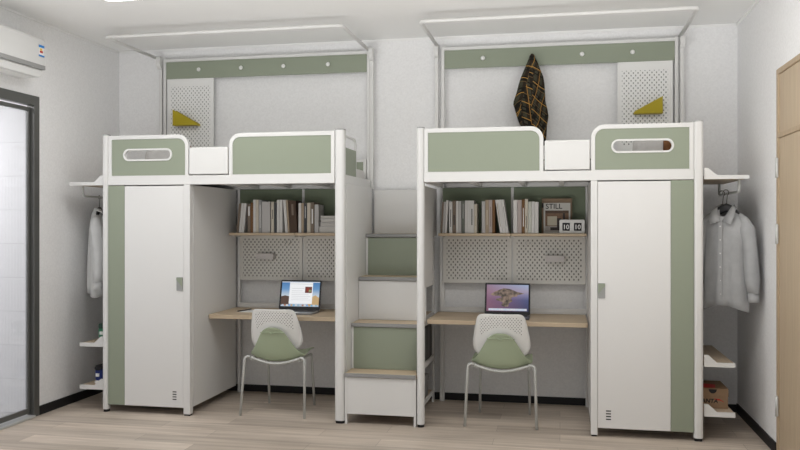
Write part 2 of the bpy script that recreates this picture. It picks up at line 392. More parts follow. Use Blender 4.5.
# glass door on the left
d1 = thing('door_1', 'glazed door in a dark metal frame at the left edge of the picture', 'door', (XL, (DA + DB) / 2, 0)); d1['kind'] = 'structure'
fr = MB().plate([[(DA, 0.0), (DA, DZ), (DB, DZ), (DB, 0.0), (DB - 0.065, 0.0), (DB - 0.065, DZ - 0.075), (DA + 0.1, DZ - 0.075), (DA + 0.1, 0.0)]], XL - 0.05, XL + 0.012, 'YZ')
obj('door_frame', fr, M['dark_frame'], d1, bevel=0.003)
lf = MB().plate([[(DA + 0.1, 0.03), (DB - 0.07, 0.03), (DB - 0.07, DZ - 0.09), (DA + 0.1, DZ - 0.09)], [(DA + 0.14, 0.07), (DB - 0.092, 0.07), (DB - 0.092, DZ - 0.12), (DA + 0.14, DZ - 0.12)]], XL - 0.045, XL - 0.02, 'YZ')
leaf = obj('door_leaf', lf, M['dark_frame'], d1, bevel=0.002)
obj('glass_pane', MB().box(XL - 0.036, XL - 0.030, DA + 0.14, DB - 0.092, 0.07, DZ - 0.12), M['glass'], leaf)
obj('threshold', MB().box(XL - 0.1, XL + 0.03, DA, DB - 0.07, 0.001, 0.018), M['steel'], d1, bevel=0.003)
# tiled room behind it
struct('wall_bathroom_back', MB().box(-6.4, XL - 0.105, 5.66, 5.76, 0, 2.7), M['tile'])
struct('wall_bathroom_side', MB().box(-6.5, -6.4, 2.0, 5.76, 0, 2.7), M['tile'])
struct('wall_bathroom_front', MB().box(-6.4, XL - 0.105, 2.0, 2.1, 0, 2.7), M['tile'])
struct('floor_bathroom', MB().box(-6.5, XL - 0.105, 2.0, 5.76, -0.1, -0.001), mat('grey_floor_tile', (0.42, 0.42, 0.42), 0.4))
struct('ceiling_bathroom', MB().box(-6.5, XL - 0.105, 2.0, 5.76, 2.7, 2.75), M['ceiling'])

# wooden door on the right
d2 = thing('door_2', 'beige veneered wooden door with a panel over it at the right edge of the picture', 'door', (XR, (RA + RB) / 2, 0)); d2['kind'] = 'structure'
fr = MB().plate([[(RA, 0.0), (RA, RZ), (RB, RZ), (RB, 0.0), (RB - 0.04, 0.0), (RB - 0.04, RZ - 0.035), (RA + 0.04, RZ - 0.035), (RA + 0.04, 0.0)]], XR - 0.005, XR + 0.1, 'YZ')
obj('door_frame', fr, M['frame_wood'], d2, bevel=0.003)
obj('door_leaf', MB().box(XR + 0.004, XR + 0.044, RA + 0.043, RB - 0.043, 0.005, 2.05), M['door_wood'], d2, bevel=0.002)
obj('transom_panel', MB().box(XR + 0.004, XR + 0.044, RA + 0.043, RB - 0.043, 2.085, RZ - 0.038), M['door_wood'], d2, bevel=0.002)
obj('transom_bar', MB().box(XR - 0.004, XR + 0.05, RA + 0.041, RB - 0.041, 2.052, 2.083), M['frame_wood'], d2, bevel=0.002)
for z in (1.86, 1.432, 0.318):
    obj('hinge', MB().tube([(XR - 0.012, RB - 0.036, z - 0.065), (XR - 0.012, RB - 0.036, z + 0.065)], 0.009, 10).box(XR - 0.0115, XR - 0.0045, RB - 0.05, RB - 0.018, z - 0.06, z + 0.06), M['steel'], d2)

# ceiling light panel
cl = thing('ceiling_light', 'flat white ceiling light panel above the left bed', 'ceiling light', (-2.55, 4.84, ZC - 0.03))
obj('light_frame', MB().plate([rrect(-3.15, -1.93, 4.5, 5.18, 0.05), rrect(-3.12, -1.96, 4.53, 5.15, 0.035)], ZC - 0.03, ZC - 0.001, 'XY'), M['white'], cl)
obj('diffuser', MB().plate([rrect(-3.118, -1.962, 4.532, 5.148, 0.034)], ZC - 0.028, ZC - 0.02, 'XY'), emit('lit_diffuser', (1, 0.99, 0.97), PANEL), cl)

# air conditioner on the left wall
M['ac_shell'] = mat('off_white_shell', (0.68, 0.68, 0.67), 0.4, 0.4)
ac = thing('air_conditioner', 'white wall mounted air conditioner above the glass door', 'air conditioner', (XL, 4.95, 2.59))
prof = [(XL + 0.001, 2.652), (XL + 0.001, 2.895), (-3.85, 2.895), (-3.815, 2.888), (-3.80, 2.872), (-3.80, 2.652)]
obj('housing', MB().plate([prof], 4.48, 5.411, 'XZ'), M['ac_shell'], ac, bevel=0.004)
obj('lower_housing', MB().plate([rrect(4.482, 5.409, 2.590, 2.6515, (0, 0, 0.05, 0.05))], XL + 0.001, -3.815, 'YZ'), M['ac_shell'], ac, bevel=0.016, seg=3)
obj('trim_strip', MB().box(-3.81, -3.796, 4.482, 5.412, 2.652, 2.684), M['grey_edge'], ac, bevel=0.002)
obj('air_flap', MB().box(-3.93, -3.85, 4.55, 5.33, 2.586, 2.5895), M['plastic_white'], ac)
stb = MB()
for (z0, z1, y0, y1, mi) in ((2.745, 2.83, 5.335, 5.398, 0), (2.812, 2.83, 5.335, 5.398, 1), (2.745, 2.757, 5.335, 5.398, 1), (2.79, 2.806, 5.345, 5.372, 2), (2.772, 2.788, 5.345, 5.38, 3)):
    stb.box(-3.7985, -3.796 + 0.0006 * (mi > 0), y0, y1, z0, z1, mi)
o = obj('energy_sticker', stb, [M['paper'], mat('blue_print', (0.02, 0.22, 0.62), 0.5), mat('yellow_print', (0.8, 0.55, 0.05), 0.5), M['red']], ac); o['label'] = 'blue and white energy sticker'

# ------------------------------------------------------------------ loft beds
FY, BY = 5.82, 6.735        # front face and rear plane of the bed frames
MX = -2.607                 # mirror: x -> MX - x
def build_bed(right):
    m = (lambda x: MX - x) if right else (lambda x: x)
    lab = ('white and green loft bed on the right with the dark plaid shirt hung behind it' if right
           else 'white and green loft bed on the left between the glass door and the staircase')
    t = thing('loft_bed', lab, 'loft bed', (m(-2.575), 6.28, 0), 0, 'loft beds')
    W, G = M['white'], M['green']
    op, ep, ip = ((0.905, 0.967), (-1.036, -0.980), (0.213, 0.259)) if right else ((-3.581, -3.530), (-1.661, -1.585), (-2.881, -2.826))
    def bx(x0, x1, y0, y1, z0, z1): return MB().box(m(x0), m(x1), y0, y1, z0, z1)
    # front posts with rounded outer corner, black foot and cap
    def post(x0, x1, y0, y1, z0, z1, r, foot=True, cap=True):
        L = rrect(x0, x1, y0, y1, r)
        p = obj('post', MB().plate([L], z0, z1, 'XY'), W, t, bevel=0.002)
        xa, xb = x0, x1
        if foot: obj('foot', MB().plate([rrect(xa + 0.004, xb - 0.004, y0 + 0.004, y1 - 0.004, r * 0.9)], 0.0, z0 + 0.001, 'XY'), M['black'], p)
        if cap: obj('cap', MB().plate([rrect(xa, xb, y0, y1, r)], z1, z1 + 0.006, 'XY'), M['grey_edge'], p)
    post(*op, FY, FY + 0.06, 0.02, 2.203, 0.022)
    post(*ep, FY, FY + 0.07, 0.02, 2.203, 0.027)
    post(*ip, FY, FY + 0.055, 0.012, 1.803, 0.004, True, False)
    # rear posts up to the hook board, and rear canopy posts
    for x in ((-0.972, 0.914) if right else (-3.517, -1.619)):
        obj('rear_post', MB().box(x - 0.013, x + 0.013, BY, BY + 0.03, 0.0, 2.995), W, t, bevel=0.003)
    for xx in ((-1.026, 0.957) if right else (-3.562, -1.590)):
        obj('canopy_post', MB().box(xx - 0.015, xx + 0.015, BY + 0.004, BY + 0.034, 1.80, 2.97), W, t, bevel=0.003)
        obj('canopy_bracket', MB().plate([rrect(BY - 0.045, BY + 0.036, 2.90, 3.01, (0.02, 0.02, 0.03, 0.05))], xx - 0.018, xx + 0.018, 'YZ'), W, t, bevel=0.002)
    xa, xb = (-1.018, 0.945) if right else (-3.59, -1.622)
    path = arc_path([(xa, BY + 0.01, 3.0), (xa, 5.885, 3.0), (xb, 5.885, 3.0), (xb, BY + 0.01, 3.0)], 0.05)
    obj('canopy_frame', MB().tube(path, 0.0155, 10, flat=0.9), W, t)
    # hook board between the rear posts
    obj('top_rail', MB().box(*((-0.959, 0.901) if right else (-3.504, -1.632)), BY + 0.0, BY + 0.03, 2.962, 2.988), W, t, bevel=0.002)
    hb = obj('hook_board', MB().box(*((-0.958, 0.900) if right else (-3.503, -1.633)), BY + 0.004, BY + 0.022, 2.808, 2.961), G, t, bevel=0.002)
    kx = (-1.0305 - 0.0, -0.631, -0.227, 0.176, 0.573) if right else (-3.177, -2.775, -2.38, -1.974)
    for x in kx:
        if x < -1.0: 
            if right: continue
        k = MB(); y = BY + 0.004
        k.tube([(x, y, 2.881), (x, y - 0.02, 2.881)], 0.006, 8).tube([(x, y - 0.018, 2.881), (x, y - 0.024, 2.881), (x, y - 0.03, 2.881)], [0.012, 0.019, 0.012], 10)
        obj('hook', k, M['plastic_white'], hb)
    # deck: front rail, rear rail, end rails, base sheet, cross beams
    obj('front_rail', MB().box(*((ep[1] + 0.0005, op[0] - 0.0005) if right else (op[1] + 0.0005, ep[0] - 0.0005)), FY + 0.004, FY + 0.044, 1.804, 1.875), W, t, bevel=0.003)
    obj('rear_rail', bx(-3.49, -1.67, BY - 0.012, BY + 0.026, 1.804, 1.875), W, t, bevel=0.003)
    er = obj('end_rail', bx(-1.636, -1.598, FY + 0.077, BY - 0.002, 1.806, 1.872), W, t, bevel=0.003)
    obj('end_cap', bx(-1.636, -1.598, BY - 0.0015, BY + 0.003, 1.81, 1.868), M['grey_edge'], er)
    obj('end_rail', bx(-3.565, -3.527, FY + 0.062, BY - 0.002, 1.806, 1.872), W, t, bevel=0.003)
    obj('bed_base', bx(-3.524, -1.636, FY + 0.046, BY - 0.015, 1.838, 1.85), M['box_grey'], t)
    for x in (-2.62, -2.32, -1.95):
        obj('cross_beam', bx(x - 0.018, x + 0.018, FY + 0.046, BY - 0.016, 1.808, 1.837), W, t, bevel=0.003)
    # guards
    def guard(x0, x1, rnd_right, slot):
        # outline in left-bed coordinates
        ro = (0.0, 0.09, 0.0, 0.0) if rnd_right else (0.09, 0.0, 0.0, 0.0)
        ri = (0.0, 0.062, 0.0, 0.0) if rnd_right else (0.062, 0.0, 0.0, 0.0)
        out = rrect(x0, x1, 1.876, 2.195, ro); inn = rrect(x0 + 0.028, x1 - 0.028, 1.8765, 2.166, ri)
        tm = lambda L: L
        rs = (ro, ri)
        top = MB().plate([tm(rrect(x0, x1, 1.8755, 2.197, ro)), tm(rrect(x0 + 0.028, x1 - 0.028, 1.8785, 2.166, ri))], FY + 0.008, FY + 0.04, 'XZ')
        f = obj('guard_frame', top, W, t, bevel=0.002)
        loops = [tm(rrect(x0 + 0.0285, x1 - 0.0285, 1.879, 2.1655, ri))]
        if slot:
            loops.append(tm(rrect(slot[0] + 0.003, slot[1] - 0.003, 1.9965, 2.0885, 0.0459, 8)))
        obj('guard_panel', MB().plate(loops, FY + 0.014, FY + 0.034, 'XZ'), G, t)
        if slot:
            obj('slot_trim', MB().plate([tm(rrect(slot[0], slot[1], 1.994, 2.091, 0.0484, 8)), tm(rrect(slot[0] + 0.013, slot[1] - 0.013, 2.007, 2.078, 0.0354, 8))], FY + 0.006, FY + 0.04, 'XZ'), W, t)
    if right:
        guard(-0.979, -0.116, True, None); guard(0.215, 0.904, False, (0.353, 0.774)); er0, er1 = -0.108, 0.207
    else:
        guard(-3.529, -2.843, True, (-3.400, -2.981)); guard(-2.506, -1.662, False, None); er0, er1 = -2.836, -2.514
    obj('entry_rail', MB().box(er0, er1, FY + 0.002, FY + 0.10, 1.882, 2.093), W, t, bevel=0.008)
    for x in (er0 + 0.006, er1 - 0.006):
        obj('entry_rail_foot', MB().box(x - 0.006, x + 0.006, FY + 0.004, FY + 0.05, 1.8755, 1.8815), M['grey_edge'], t)
    # end guard towards the stairs: green panel, white hoop
    eg = MB().plate([[(5.897, 1.874), (6.255, 1.874), (6.255, 2.08), (5.897, 2.08)]], m(-1.622), m(-1.604), 'YZ')
    obj('end_guard_panel', eg, G, t)
    hp = arc_path([(m(-1.613), 5.896, 2.17), (m(-1.613), 6.262, 2.17), (m(-1.613), 6.262, 1.873)], 0.05)
    obj('end_guard_frame', MB().tube(hp, 0.011, 8), W, t)
    # low rear guard
    obj('rear_guard_frame', MB().plate([[(m(-3.49), 1.876), (m(-1.636), 1.876), (m(-1.636), 2.055), (m(-3.49), 2.055)], [(m(-3.465), 1.878), (m(-1.661), 1.878), (m(-1.661), 2.03), (m(-3.465), 2.03)]], BY - 0.01, BY + 0.012, 'XZ'), W, t)
    obj('rear_guard_panel', bx(-3.464, -1.662, BY - 0.005, BY + 0.006, 1.8785, 2.0295), G, t)
    # under the bed: uprights behind the desk, green backs, side panel towards the stairs
    sx = (0.2165, -0.3875, -0.985) if right else (-2.80, -2.2015, -1.60)
    for i, x in enumerate(sx):
        obj('upright', MB().box(x - 0.0115, x + 0.0115, BY - 0.006, BY + 0.018, 0.0 if i != 1 else 0.99, 1.802), W, t, bevel=0.002)
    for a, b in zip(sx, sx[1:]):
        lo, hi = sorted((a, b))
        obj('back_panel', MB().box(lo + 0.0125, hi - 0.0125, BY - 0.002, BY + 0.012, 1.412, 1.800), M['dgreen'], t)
    obj('back_rail', MB().box(min(sx) - 0.0, max(sx) + 0.0, BY - 0.017, BY - 0.007, 0.762, 0.80), W, t, bevel=0.002)
    if not right:
        obj('side_panel', MB().box(-1.606, -1.584, FY + 0.077, BY - 0.008, 0.075, 1.803), W, t, bevel=0.002)
    # rear panel over the wardrobe's back is the wardrobe itself
    mt = thing('mattress', 'pale mattress lying in the %s loft bed' % ('right' if right else 'left'), 'mattress', (m(-2.58), 6.28, 1.851), 0, 'mattresses')
    ms = MB().box(m(-3.50), m(-1.645), FY + 0.105, BY - 0.02, 1.8515, 1.955)
    obj('mattress_cover', ms, M['mattress'], mt, bevel=0.02, seg=3)
    return t
build_bed(False); build_bed(True)

def pillow(name, lab, m, c, h, rz, tilt, grp=None, e=0.55):
    t = thing(name, lab, 'pillow', c, rz, grp)
    mb = MB(); n, k = 14, 28; rings = []
    for i in range(1, n):
        v = -PI / 2 + PI * i / n; cv = abs(math.cos(v)) ** e; sv = math.copysign(abs(math.sin(v)) ** e, math.sin(v))
        ring = []
        for j in range(k):
            a = 2 * PI * j / k; ca = math.copysign(abs(math.cos(a)) ** e, math.cos(a)); sa = math.copysign(abs(math.sin(a)) ** 1.0, math.sin(a))
            thick = h[1] * (1 - 0.75 * abs(sv) ** 3) * (1 - 0.6 * abs(ca * cv) ** 4)
            ring.append(Vector((h[0] * cv * ca, thick * sa * cv ** 0.3, h[2] * sv)))
        rings.append(ring)
    R = Matrix.Rotation(tilt, 3, 'X')
    rings = [[R @ p for p in r] for r in rings]
    lo = min(p.z for r in rings for p in r)
    rings = [[p - Vector((0, 0, lo)) for p in r] for r in rings]
    mb.loft(rings); obj('pillow_cover', mb, m, t, world=False)
pillow('pillow', 'grey pillow propped up in the left loft bed, seen through the guard slot', M['pillow'], (-3.27, 6.30, 1.957), (0.19, 0.075, 0.105), 0.12, -0.35)
pillow('cushion', 'brown cushion behind the grey pillow in the left loft bed', M['brown_cushion'], (-3.31, 6.45, 1.957), (0.185, 0.05, 0.13), 0.1, -0.3)
pillow('pillow', 'grey pillow propped up in the right loft bed, seen through the guard slot', M['pillow'], (0.69, 6.34, 1.957), (0.15, 0.085, 0.13), -0.2, -0.45)
pillow('cushion', 'brown cushion beside the grey pillow in the right loft bed', M['brown_cushion'], (0.82, 6.10, 1.957), (0.085, 0.055, 0.10), -0.1, -0.3)

# wardrobes -------------------------------------------------------------
def build_wardrobe(right):
    m = (lambda x: MX - x) if right else (lambda x: x)
    t = thing('wardrobe', 'white wardrobe with a green side strip under the %s loft bed' % ('right' if right else 'left'), 'wardrobe', (m(-3.2), 6.28, 0.06), 0, 'wardrobes')
    def bx(x0, x1, y0, y1, z0, z1): return MB().box(m(x0), m(x1), y0, y1, z0, z1)
    wd0, wd1, ws0, ws1 = (0.2605, 0.752, 0.754, 0.9035) if right else (-3.386, -2.8825, -3.5285, -3.388)
    body = bx(-2.840, -2.824, FY + 0.057, BY - 0.008, 0.062, 1.80)
    body.box(m(-3.566), m(-3.55), FY + 0.062, BY - 0.008, 0.062, 1.80).box(m(-3.549), m(-2.841), BY - 0.02, BY - 0.008, 0.062, 1.80)
    body.box(m(-3.549), m(-2.841), FY + 0.057, BY - 0.021, 0.062, 0.08).box(m(-3.549), m(-2.841), FY + 0.057, BY - 0.021, 1.782, 1.80)
    obj('body', body, M['white'], t)
    obj('door_strip', MB().box(ws0, ws1, FY + 0.006, FY + 0.03, 0.06, 1.8), M['green'], t, bevel=0.001)['label'] = 'green door strip'
    d = obj('door', MB().box(wd0, wd1, FY + 0.006, FY + 0.03, 0.06, 1.795), M['door_white'], t, bevel=0.002)
    xs = (0.263, 0.311) if right else (-2.938, -2.889)
    h = obj('handle', MB().plate([rrect(xs[0], xs[1], 0.974, 1.08, 0.004)], FY - 0.002, FY + 0.0055, 'XZ'), mat('grey_handle_plate', (0.33, 0.335, 0.33), 0.45), d)
    a, b = (0.263, 0.311) if right else (-2.889, -2.938)
    obj('handle_insert', MB().plate([[(a, 1.077), (b, 1.077), (b, 1.06), (a, 1.005)]], FY - 0.006, FY - 0.0021, 'XZ'), M['green'], h)['label'] = 'green handle wedge'
    for k in range(4):
        z = 0.124 + k * 0.0195
        obj('vent_slot', MB().box(*((0.317, 0.351) if right else (-2.974, -2.942)), FY + 0.0045, FY + 0.0058, z - 0.004, z + 0.004), M['slot'], d)
    return t
build_wardrobe(False); build_wardrobe(True)

# desks and shelves ------------------------------------------------------
DT = 0.757
def desk(x0, x1, lab):
    t = thing('desk', lab, 'desk', ((x0 + x1) / 2, 6.44, DT - 0.033), 0, 'desks under the loft beds')
    obj('desktop', MB().plate([rrect(x0, x1, 6.135, BY - 0.019, (0.0, 0.0, 0.02, 0.02))], DT - 0.033, DT, 'XY'), M['oak'], t, bevel=0.003)
    obj('support_rail', MB().box(x0 + 0.03, x1 - 0.03, 6.60, 6.63, DT - 0.075, DT - 0.034), M['white'], t)
desk(-2.821, -1.609, 'light oak desk under the left loft bed, with the chair beside the left wardrobe')
desk(-1.01, 0.2045, 'light oak desk under the right loft bed, next to the staircase cubbies')
SZ = 1.42
def shelf(x0, x1, lab):
    t = thing('book_shelf', lab, 'shelf', ((x0 + x1) / 2, 6.6, SZ - 0.022), 0, 'book shelves over the desks')
    obj('shelf_board', MB().box(x0, x1, 6.50, BY - 0.0065, SZ - 0.022, SZ), M['oak'], t, bevel=0.002)
    for x in (x0 + 0.02, x1 - 0.02):
        obj('bracket', MB().box(x - 0.004, x + 0.004, 6.55, BY - 0.007, SZ - 0.036, SZ - 0.0225), M['white'], t)
shelf(-2.795, -2.204, 'thin oak shelf of brown and white books over the left desk, wardrobe side')
shelf(-2.199, -1.61, 'thin oak shelf with the pile of lying books over the left desk')
shelf(-0.975, -0.390, 'thin oak shelf with books only over the right desk, staircase side')
shelf(-0.385, 0.206, 'thin oak shelf carrying the clock and magazine over the right desk')

# pegboards -------------------------------------------------------------
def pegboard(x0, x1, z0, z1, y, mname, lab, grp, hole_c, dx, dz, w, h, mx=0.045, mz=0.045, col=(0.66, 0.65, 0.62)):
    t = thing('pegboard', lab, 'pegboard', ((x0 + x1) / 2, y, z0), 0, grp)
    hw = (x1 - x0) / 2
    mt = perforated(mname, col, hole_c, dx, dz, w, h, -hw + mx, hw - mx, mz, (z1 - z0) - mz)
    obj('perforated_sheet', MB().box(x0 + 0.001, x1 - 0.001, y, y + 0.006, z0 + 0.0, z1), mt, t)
    obj('rim', MB().plate([[(x0, z0), (x1, z0), (x1, z1), (x0, z1)], [(x0 + 0.014, z0 + 0.014), (x1 - 0.014, z0 + 0.014), (x1 - 0.014, z1 - 0.014), (x0 + 0.014, z1 - 0.014)]], y - 0.006, y - 0.0005, 'XZ'), mat('rim_' + mname, col, 0.5), t)
    return t
LG = 'pegboards over the desks'
PY = BY - 0.014
for x0, x1, lab in ((-2.786, -2.207, 'pegboard with the grey tray over the left desk'),
                    (-2.196, -1.614, 'pegboard under the lying books, half hidden by the left bed post'),
                    (-0.966, -0.394, 'bare pegboard over the right desk, staircase side'),
                    (-0.381, 0.203, 'pegboard with the grey tray over the right desk')):
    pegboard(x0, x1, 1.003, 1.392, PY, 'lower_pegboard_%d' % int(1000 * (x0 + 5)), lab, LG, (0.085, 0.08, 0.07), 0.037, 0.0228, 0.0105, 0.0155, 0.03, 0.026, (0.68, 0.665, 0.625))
UG = 'pegboards behind the loft beds'
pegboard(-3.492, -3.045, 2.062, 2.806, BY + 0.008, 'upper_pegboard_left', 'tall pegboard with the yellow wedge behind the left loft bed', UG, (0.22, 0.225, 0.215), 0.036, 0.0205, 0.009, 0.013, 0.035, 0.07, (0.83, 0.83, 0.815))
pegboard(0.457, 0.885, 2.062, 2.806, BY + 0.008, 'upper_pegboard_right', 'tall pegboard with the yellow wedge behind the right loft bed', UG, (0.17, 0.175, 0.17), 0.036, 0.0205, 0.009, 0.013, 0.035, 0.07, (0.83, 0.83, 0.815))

def wedge(pts, base, lab):
    y1 = BY - 0.002; xs = [p[0] for p in pts]
    t = thing('wedge_shelf', lab, 'wall pocket', (sum(xs) / 3, y1 - 0.03, min(p[1] for p in pts)), 0, 'yellow wedge holders')
    obj('front_plate', MB().plate([pts], y1 - 0.075, y1 - 0.067, 'XZ'), M['yellow'], t, bevel=0.001)
    obj('back_plate', MB().plate([pts], y1 - 0.008, y1, 'XZ'), M['yellow'], t, bevel=0.001)
    obj('bottom_plate', MB().box(base[0], base[1], y1 - 0.0755, y1, base[2] - 0.008, base[2]), M['yellow'], t, bevel=0.001)
wedge([(-3.40, 2.52), (-3.40, 2.385), (-3.168, 2.385), (-3.172, 2.393)], (-3.402, -3.168, 2.385), 'yellow triangular wedge with its tall side on the left, on the left pegboard')
wedge([(0.80, 2.512), (0.80, 2.385), (0.583, 2.385), (0.583, 2.395)], (0.581, 0.802, 2.385), 'yellow triangular wedge with its tall side on the right, on the right pegboard')

def tray(x0, x1, lab):
    y1 = PY - 0.0085; z0 = 1.186; z1 = 1.237
    t = thing('pegboard_tray', lab, 'tray', ((x0 + x1) / 2, y1 - 0.03, z0), 0, 'grey trays on the pegboards')
    b = MB().box(x0, x1, y1 - 0.055, y1 - 0.052, z0, z1).box(x0, x1, y1 - 0.003, y1, z0, z1).box(x0, x0 + 0.003, y1 - 0.0515, y1 - 0.0035, z0, z1).box(x1 - 0.003, x1, y1 - 0.0515, y1 - 0.0035, z0, z1)
    b.box(x0 + 0.0035, x1 - 0.0035, y1 - 0.0515, y1 - 0.0035, z0, z0 + 0.003)
    obj('tray_shell', b, M['box_grey'], t)
tray(-2.61, -2.455, 'small grey tray hooked on the pegboard over the left desk')
tray(-0.115, 0.035, 'small grey tray hooked on the pegboard over the right desk')
def peg_hook(x, z, lab, grp):
    y1 = PY - 0.0085
    t = MB().tube(arc_path([(x, y1, z + 0.03), (x, y1 - 0.006, z + 0.03), (x, y1 - 0.006, z), (x, y1 - 0.03, z), (x, y1 - 0.03, z + 0.015)], 0.005, 3), 0.0035, 6)
    tag(obj('peg_hook', t, M['white']), lab, 'hook', grp)
peg_hook(-2.355, 1.32, 'small white hook near the top of the left pegboard, nearer its tray', 'left peg hooks')
peg_hook(-2.315, 1.32, 'small white hook near the top of the left pegboard, farther from its tray', 'left peg hooks')
peg_hook(-0.275, 1.32, 'small white hook near the top of the right pegboard, staircase side', 'right peg hooks')
peg_hook(-0.235, 1.32, 'small white hook near the top of the right pegboard, tray side', 'right peg hooks')

# staircase -------------------------------------------------------------
st = thing('staircase', 'white and green cabinet staircase between the two loft beds', 'staircase', (-1.305, 6.28, 0))
SX0, SX1 = -1.5805, -1.0405
YR = [FY + 0.0, 6.016, 6.252, 6.490, 6.728]
ZT = [0.381, 0.732, 1.073, 1.414]
cols = [M['white'], M['green'], M['white'], M['green'], M['white']]
zprev = 0.075
for i in range(5):
    ztop = ZT[i] if i < 4 else 1.785
    zb = zprev
    obj('riser', MB().box(SX0 + 0.016, SX1 - 0.016, YR[i] + 0.008, YR[i] + 0.024, zb + 0.001, ztop - (0.031 if i < 4 else 0)), cols[i], st, bevel=0.001)
    if i < 4:
        yn = YR[i + 1] + 0.007
        tr = obj('tread', MB().box(SX0 + 0.001, SX1 - 0.001, YR[i] + 0.004, yn, ztop - 0.025, ztop), M['oak'], st)
        obj('tread_nosing', MB().box(SX0, SX1, YR[i] - 0.006, YR[i] + 0.0035, ztop - 0.026, ztop + 0.001), M['grey_edge'], tr, bevel=0.001)
    zprev = ztop
# stepped left cheek, and right cheek with cubby openings
step = [(YR[0] + 0.006, 0.0), (YR[0] + 0.045, 0.0), (YR[0] + 0.045, 0.073), (6.68, 0.073), (6.68, 0.0), (6.728, 0.0), (6.728, 1.383)]
for i in (3, 2, 1, 0):
    step += [(YR[i] + 0.006, ZT[i] - 0.031)]
    if i > 0: step += [(YR[i] + 0.006, ZT[i - 1] - 0.031)]
obj('cheek', MB().plate([step], SX0, SX0 + 0.0155, 'YZ'), M['white'], st)
def hole(y0, y1, z0, z1): return [(y0, z0), (y1, z0), (y1, z1), (y0, z1)]
holes = [hole(5.93, 6.70, 0.10, 0.36), hole(6.09, 6.70, 0.40, 0.69), hole(6.30, 6.70, 0.76, 1.03), hole(6.53, 6.70, 1.10, 1.36)]
obj('cheek', MB().plate([step] + holes, SX1 - 0.0155, SX1, 'YZ'), M['white'], st)
for (y0, z) in ((5.93, 0.099), (6.09, 0.399), (6.30, 0.759), (6.53, 1.099)):
    obj('cubby_floor', MB().box(SX0 + 0.02, SX1 - 0.016, y0, 6.70, z - 0.016, z), M['oak_y'], st)
obj('cubby_back', MB().plate([[(5.86, 0.08), (6.70, 0.08), (6.70, 1.37), (6.53, 1.37), (6.53, 1.03), (6.29, 1.03), (6.29, 0.69), (6.05, 0.69), (6.05, 0.34), (5.86, 0.34)]], SX0 + 0.0165, SX0 + 0.019, 'YZ'), M['box_grey'], st)
# upper white side sheet of the right bed, between its front post and the wall
obj('upper_cheek', MB().plate([[(FY + 0.08, 1.0), (6.52, 1.0), (6.52, 1.395), (6.728, 1.395), (6.728, 1.79), (FY + 0.08, 1.79)]], SX1 + 0.004, SX1 + 0.018, 'YZ'), M['white'], st)

for i, (y, c, lab) in enumerate(((6.20, (0.05, 0.05, 0.05), 'black binder nearest the front post, in the staircase cubby'), (6.30, (0.10, 0.10, 0.095), 'dark grey binder between black ones in the staircase cubby'),
                          (6.40, (0.04, 0.04, 0.042), 'black binder in the middle of the staircase cubby'), (6.50, (0.10, 0.095, 0.09), 'dark grey binder deep in the staircase cubby'), (6.60, (0.04, 0.04, 0.04), 'black binder farthest back in the staircase cubby'))):
    t = thing('binder', lab, 'binder', (-1.16, y, 0.40), 0, 'binders in the staircase cubby')
    mm = mat('binder_cover_%s' % 'abcde'[i], c, 0.5)
    obj('binder_cover', MB().box(-1.30, -1.056, y - 0.042, y - 0.038, 0.40, 0.67).box(-1.30, -1.056, y + 0.038, y + 0.042, 0.40, 0.67).box(-1.056, -1.052, y - 0.042, y + 0.042, 0.40, 0.67), mm, t)
    obj('pages', MB().box(-1.295, -1.06, y - 0.034, y + 0.034, 0.405, 0.655), M['paper'], t)
bxx = thing('storage_box', 'grey lidded box in the lowest staircase cubby', 'box', (-1.2, 6.33, 0.1))
obj('box_body', MB().box(-1.32, -1.06, 6.16, 6.50, 0.1, 0.22), mat('grey_card', (0.2, 0.2, 0.2), 0.6), bxx, bevel=0.003)
obj('box_lid', MB().box(-1.325, -1.055, 6.155, 6.505, 0.2205, 0.275), mat('grey_card_lid', (0.24, 0.24, 0.24), 0.6), bxx, bevel=0.003)

# side shelves at the bed ends -------------------------------------------
def side_shelf(right, xo, zb, zt, lab, rod, grp):
    m = (lambda x: MX - x) if right else (lambda x: x)
    xi = -3.583
    t = thing('side_shelf', lab, 'shelf', (m((xo + xi) / 2), 6.3, zb), 0, grp)
    tabh = zt + 0.052
    prof = [(xi, zb), (xi, tabh), (xi - 0.028, tabh), (xi - 0.085, zt), (xo, zt), (xo, zb)]
    for nm, y0 in (('front_bracket', FY + 0.03), ('rear_bracket', BY - 0.03)):
        obj(nm, MB().plate([[(m(a), c) for a, c in prof]], y0, y0 + 0.018, 'XZ'), M['white'], t)
    obj('board', MB().box(m(xo + 0.002), m(xi), FY + 0.0485, BY - 0.0305, zb + 0.004, zt - 0.004), M['oak_y'], t)
    if rod:
        xr = m(-3.83)
        obj('hanging_rod', MB().tube(arc_path([(xr, 5.95, zb + 0.003), (xr, 5.95, 1.722), (xr, 6.66, 1.722), (xr, 6.66, zb + 0.003)], 0.035), 0.009, 8), M['tube'], t)
    return t
for r, s in ((False, 'left'), (True, 'right')):
    wh = 'near the glass door' if not r else 'near the wooden door'
    side_shelf(r, -3.889 + (0.014 if r else 0), 1.806, 1.832, 'highest white side shelf with a hanging rod %s' % wh, True, 'side shelves by the %s wardrobe' % s)
    side_shelf(r, -3.797 + (0.012 if r else 0), 0.511, 0.541, 'white side shelf %s, second from the floor' % wh + (' with a green shoe' if not r else ', empty'), False, 'side shelves by the %s wardrobe' % s)
    side_shelf(r, -3.797 + (0.012 if r else 0), 0.168, 0.201, 'lowest white side shelf %s' % wh + (' with the blue sneaker' if not r else ' with the shoebox'), False, 'side shelves by the %s wardrobe' % s)

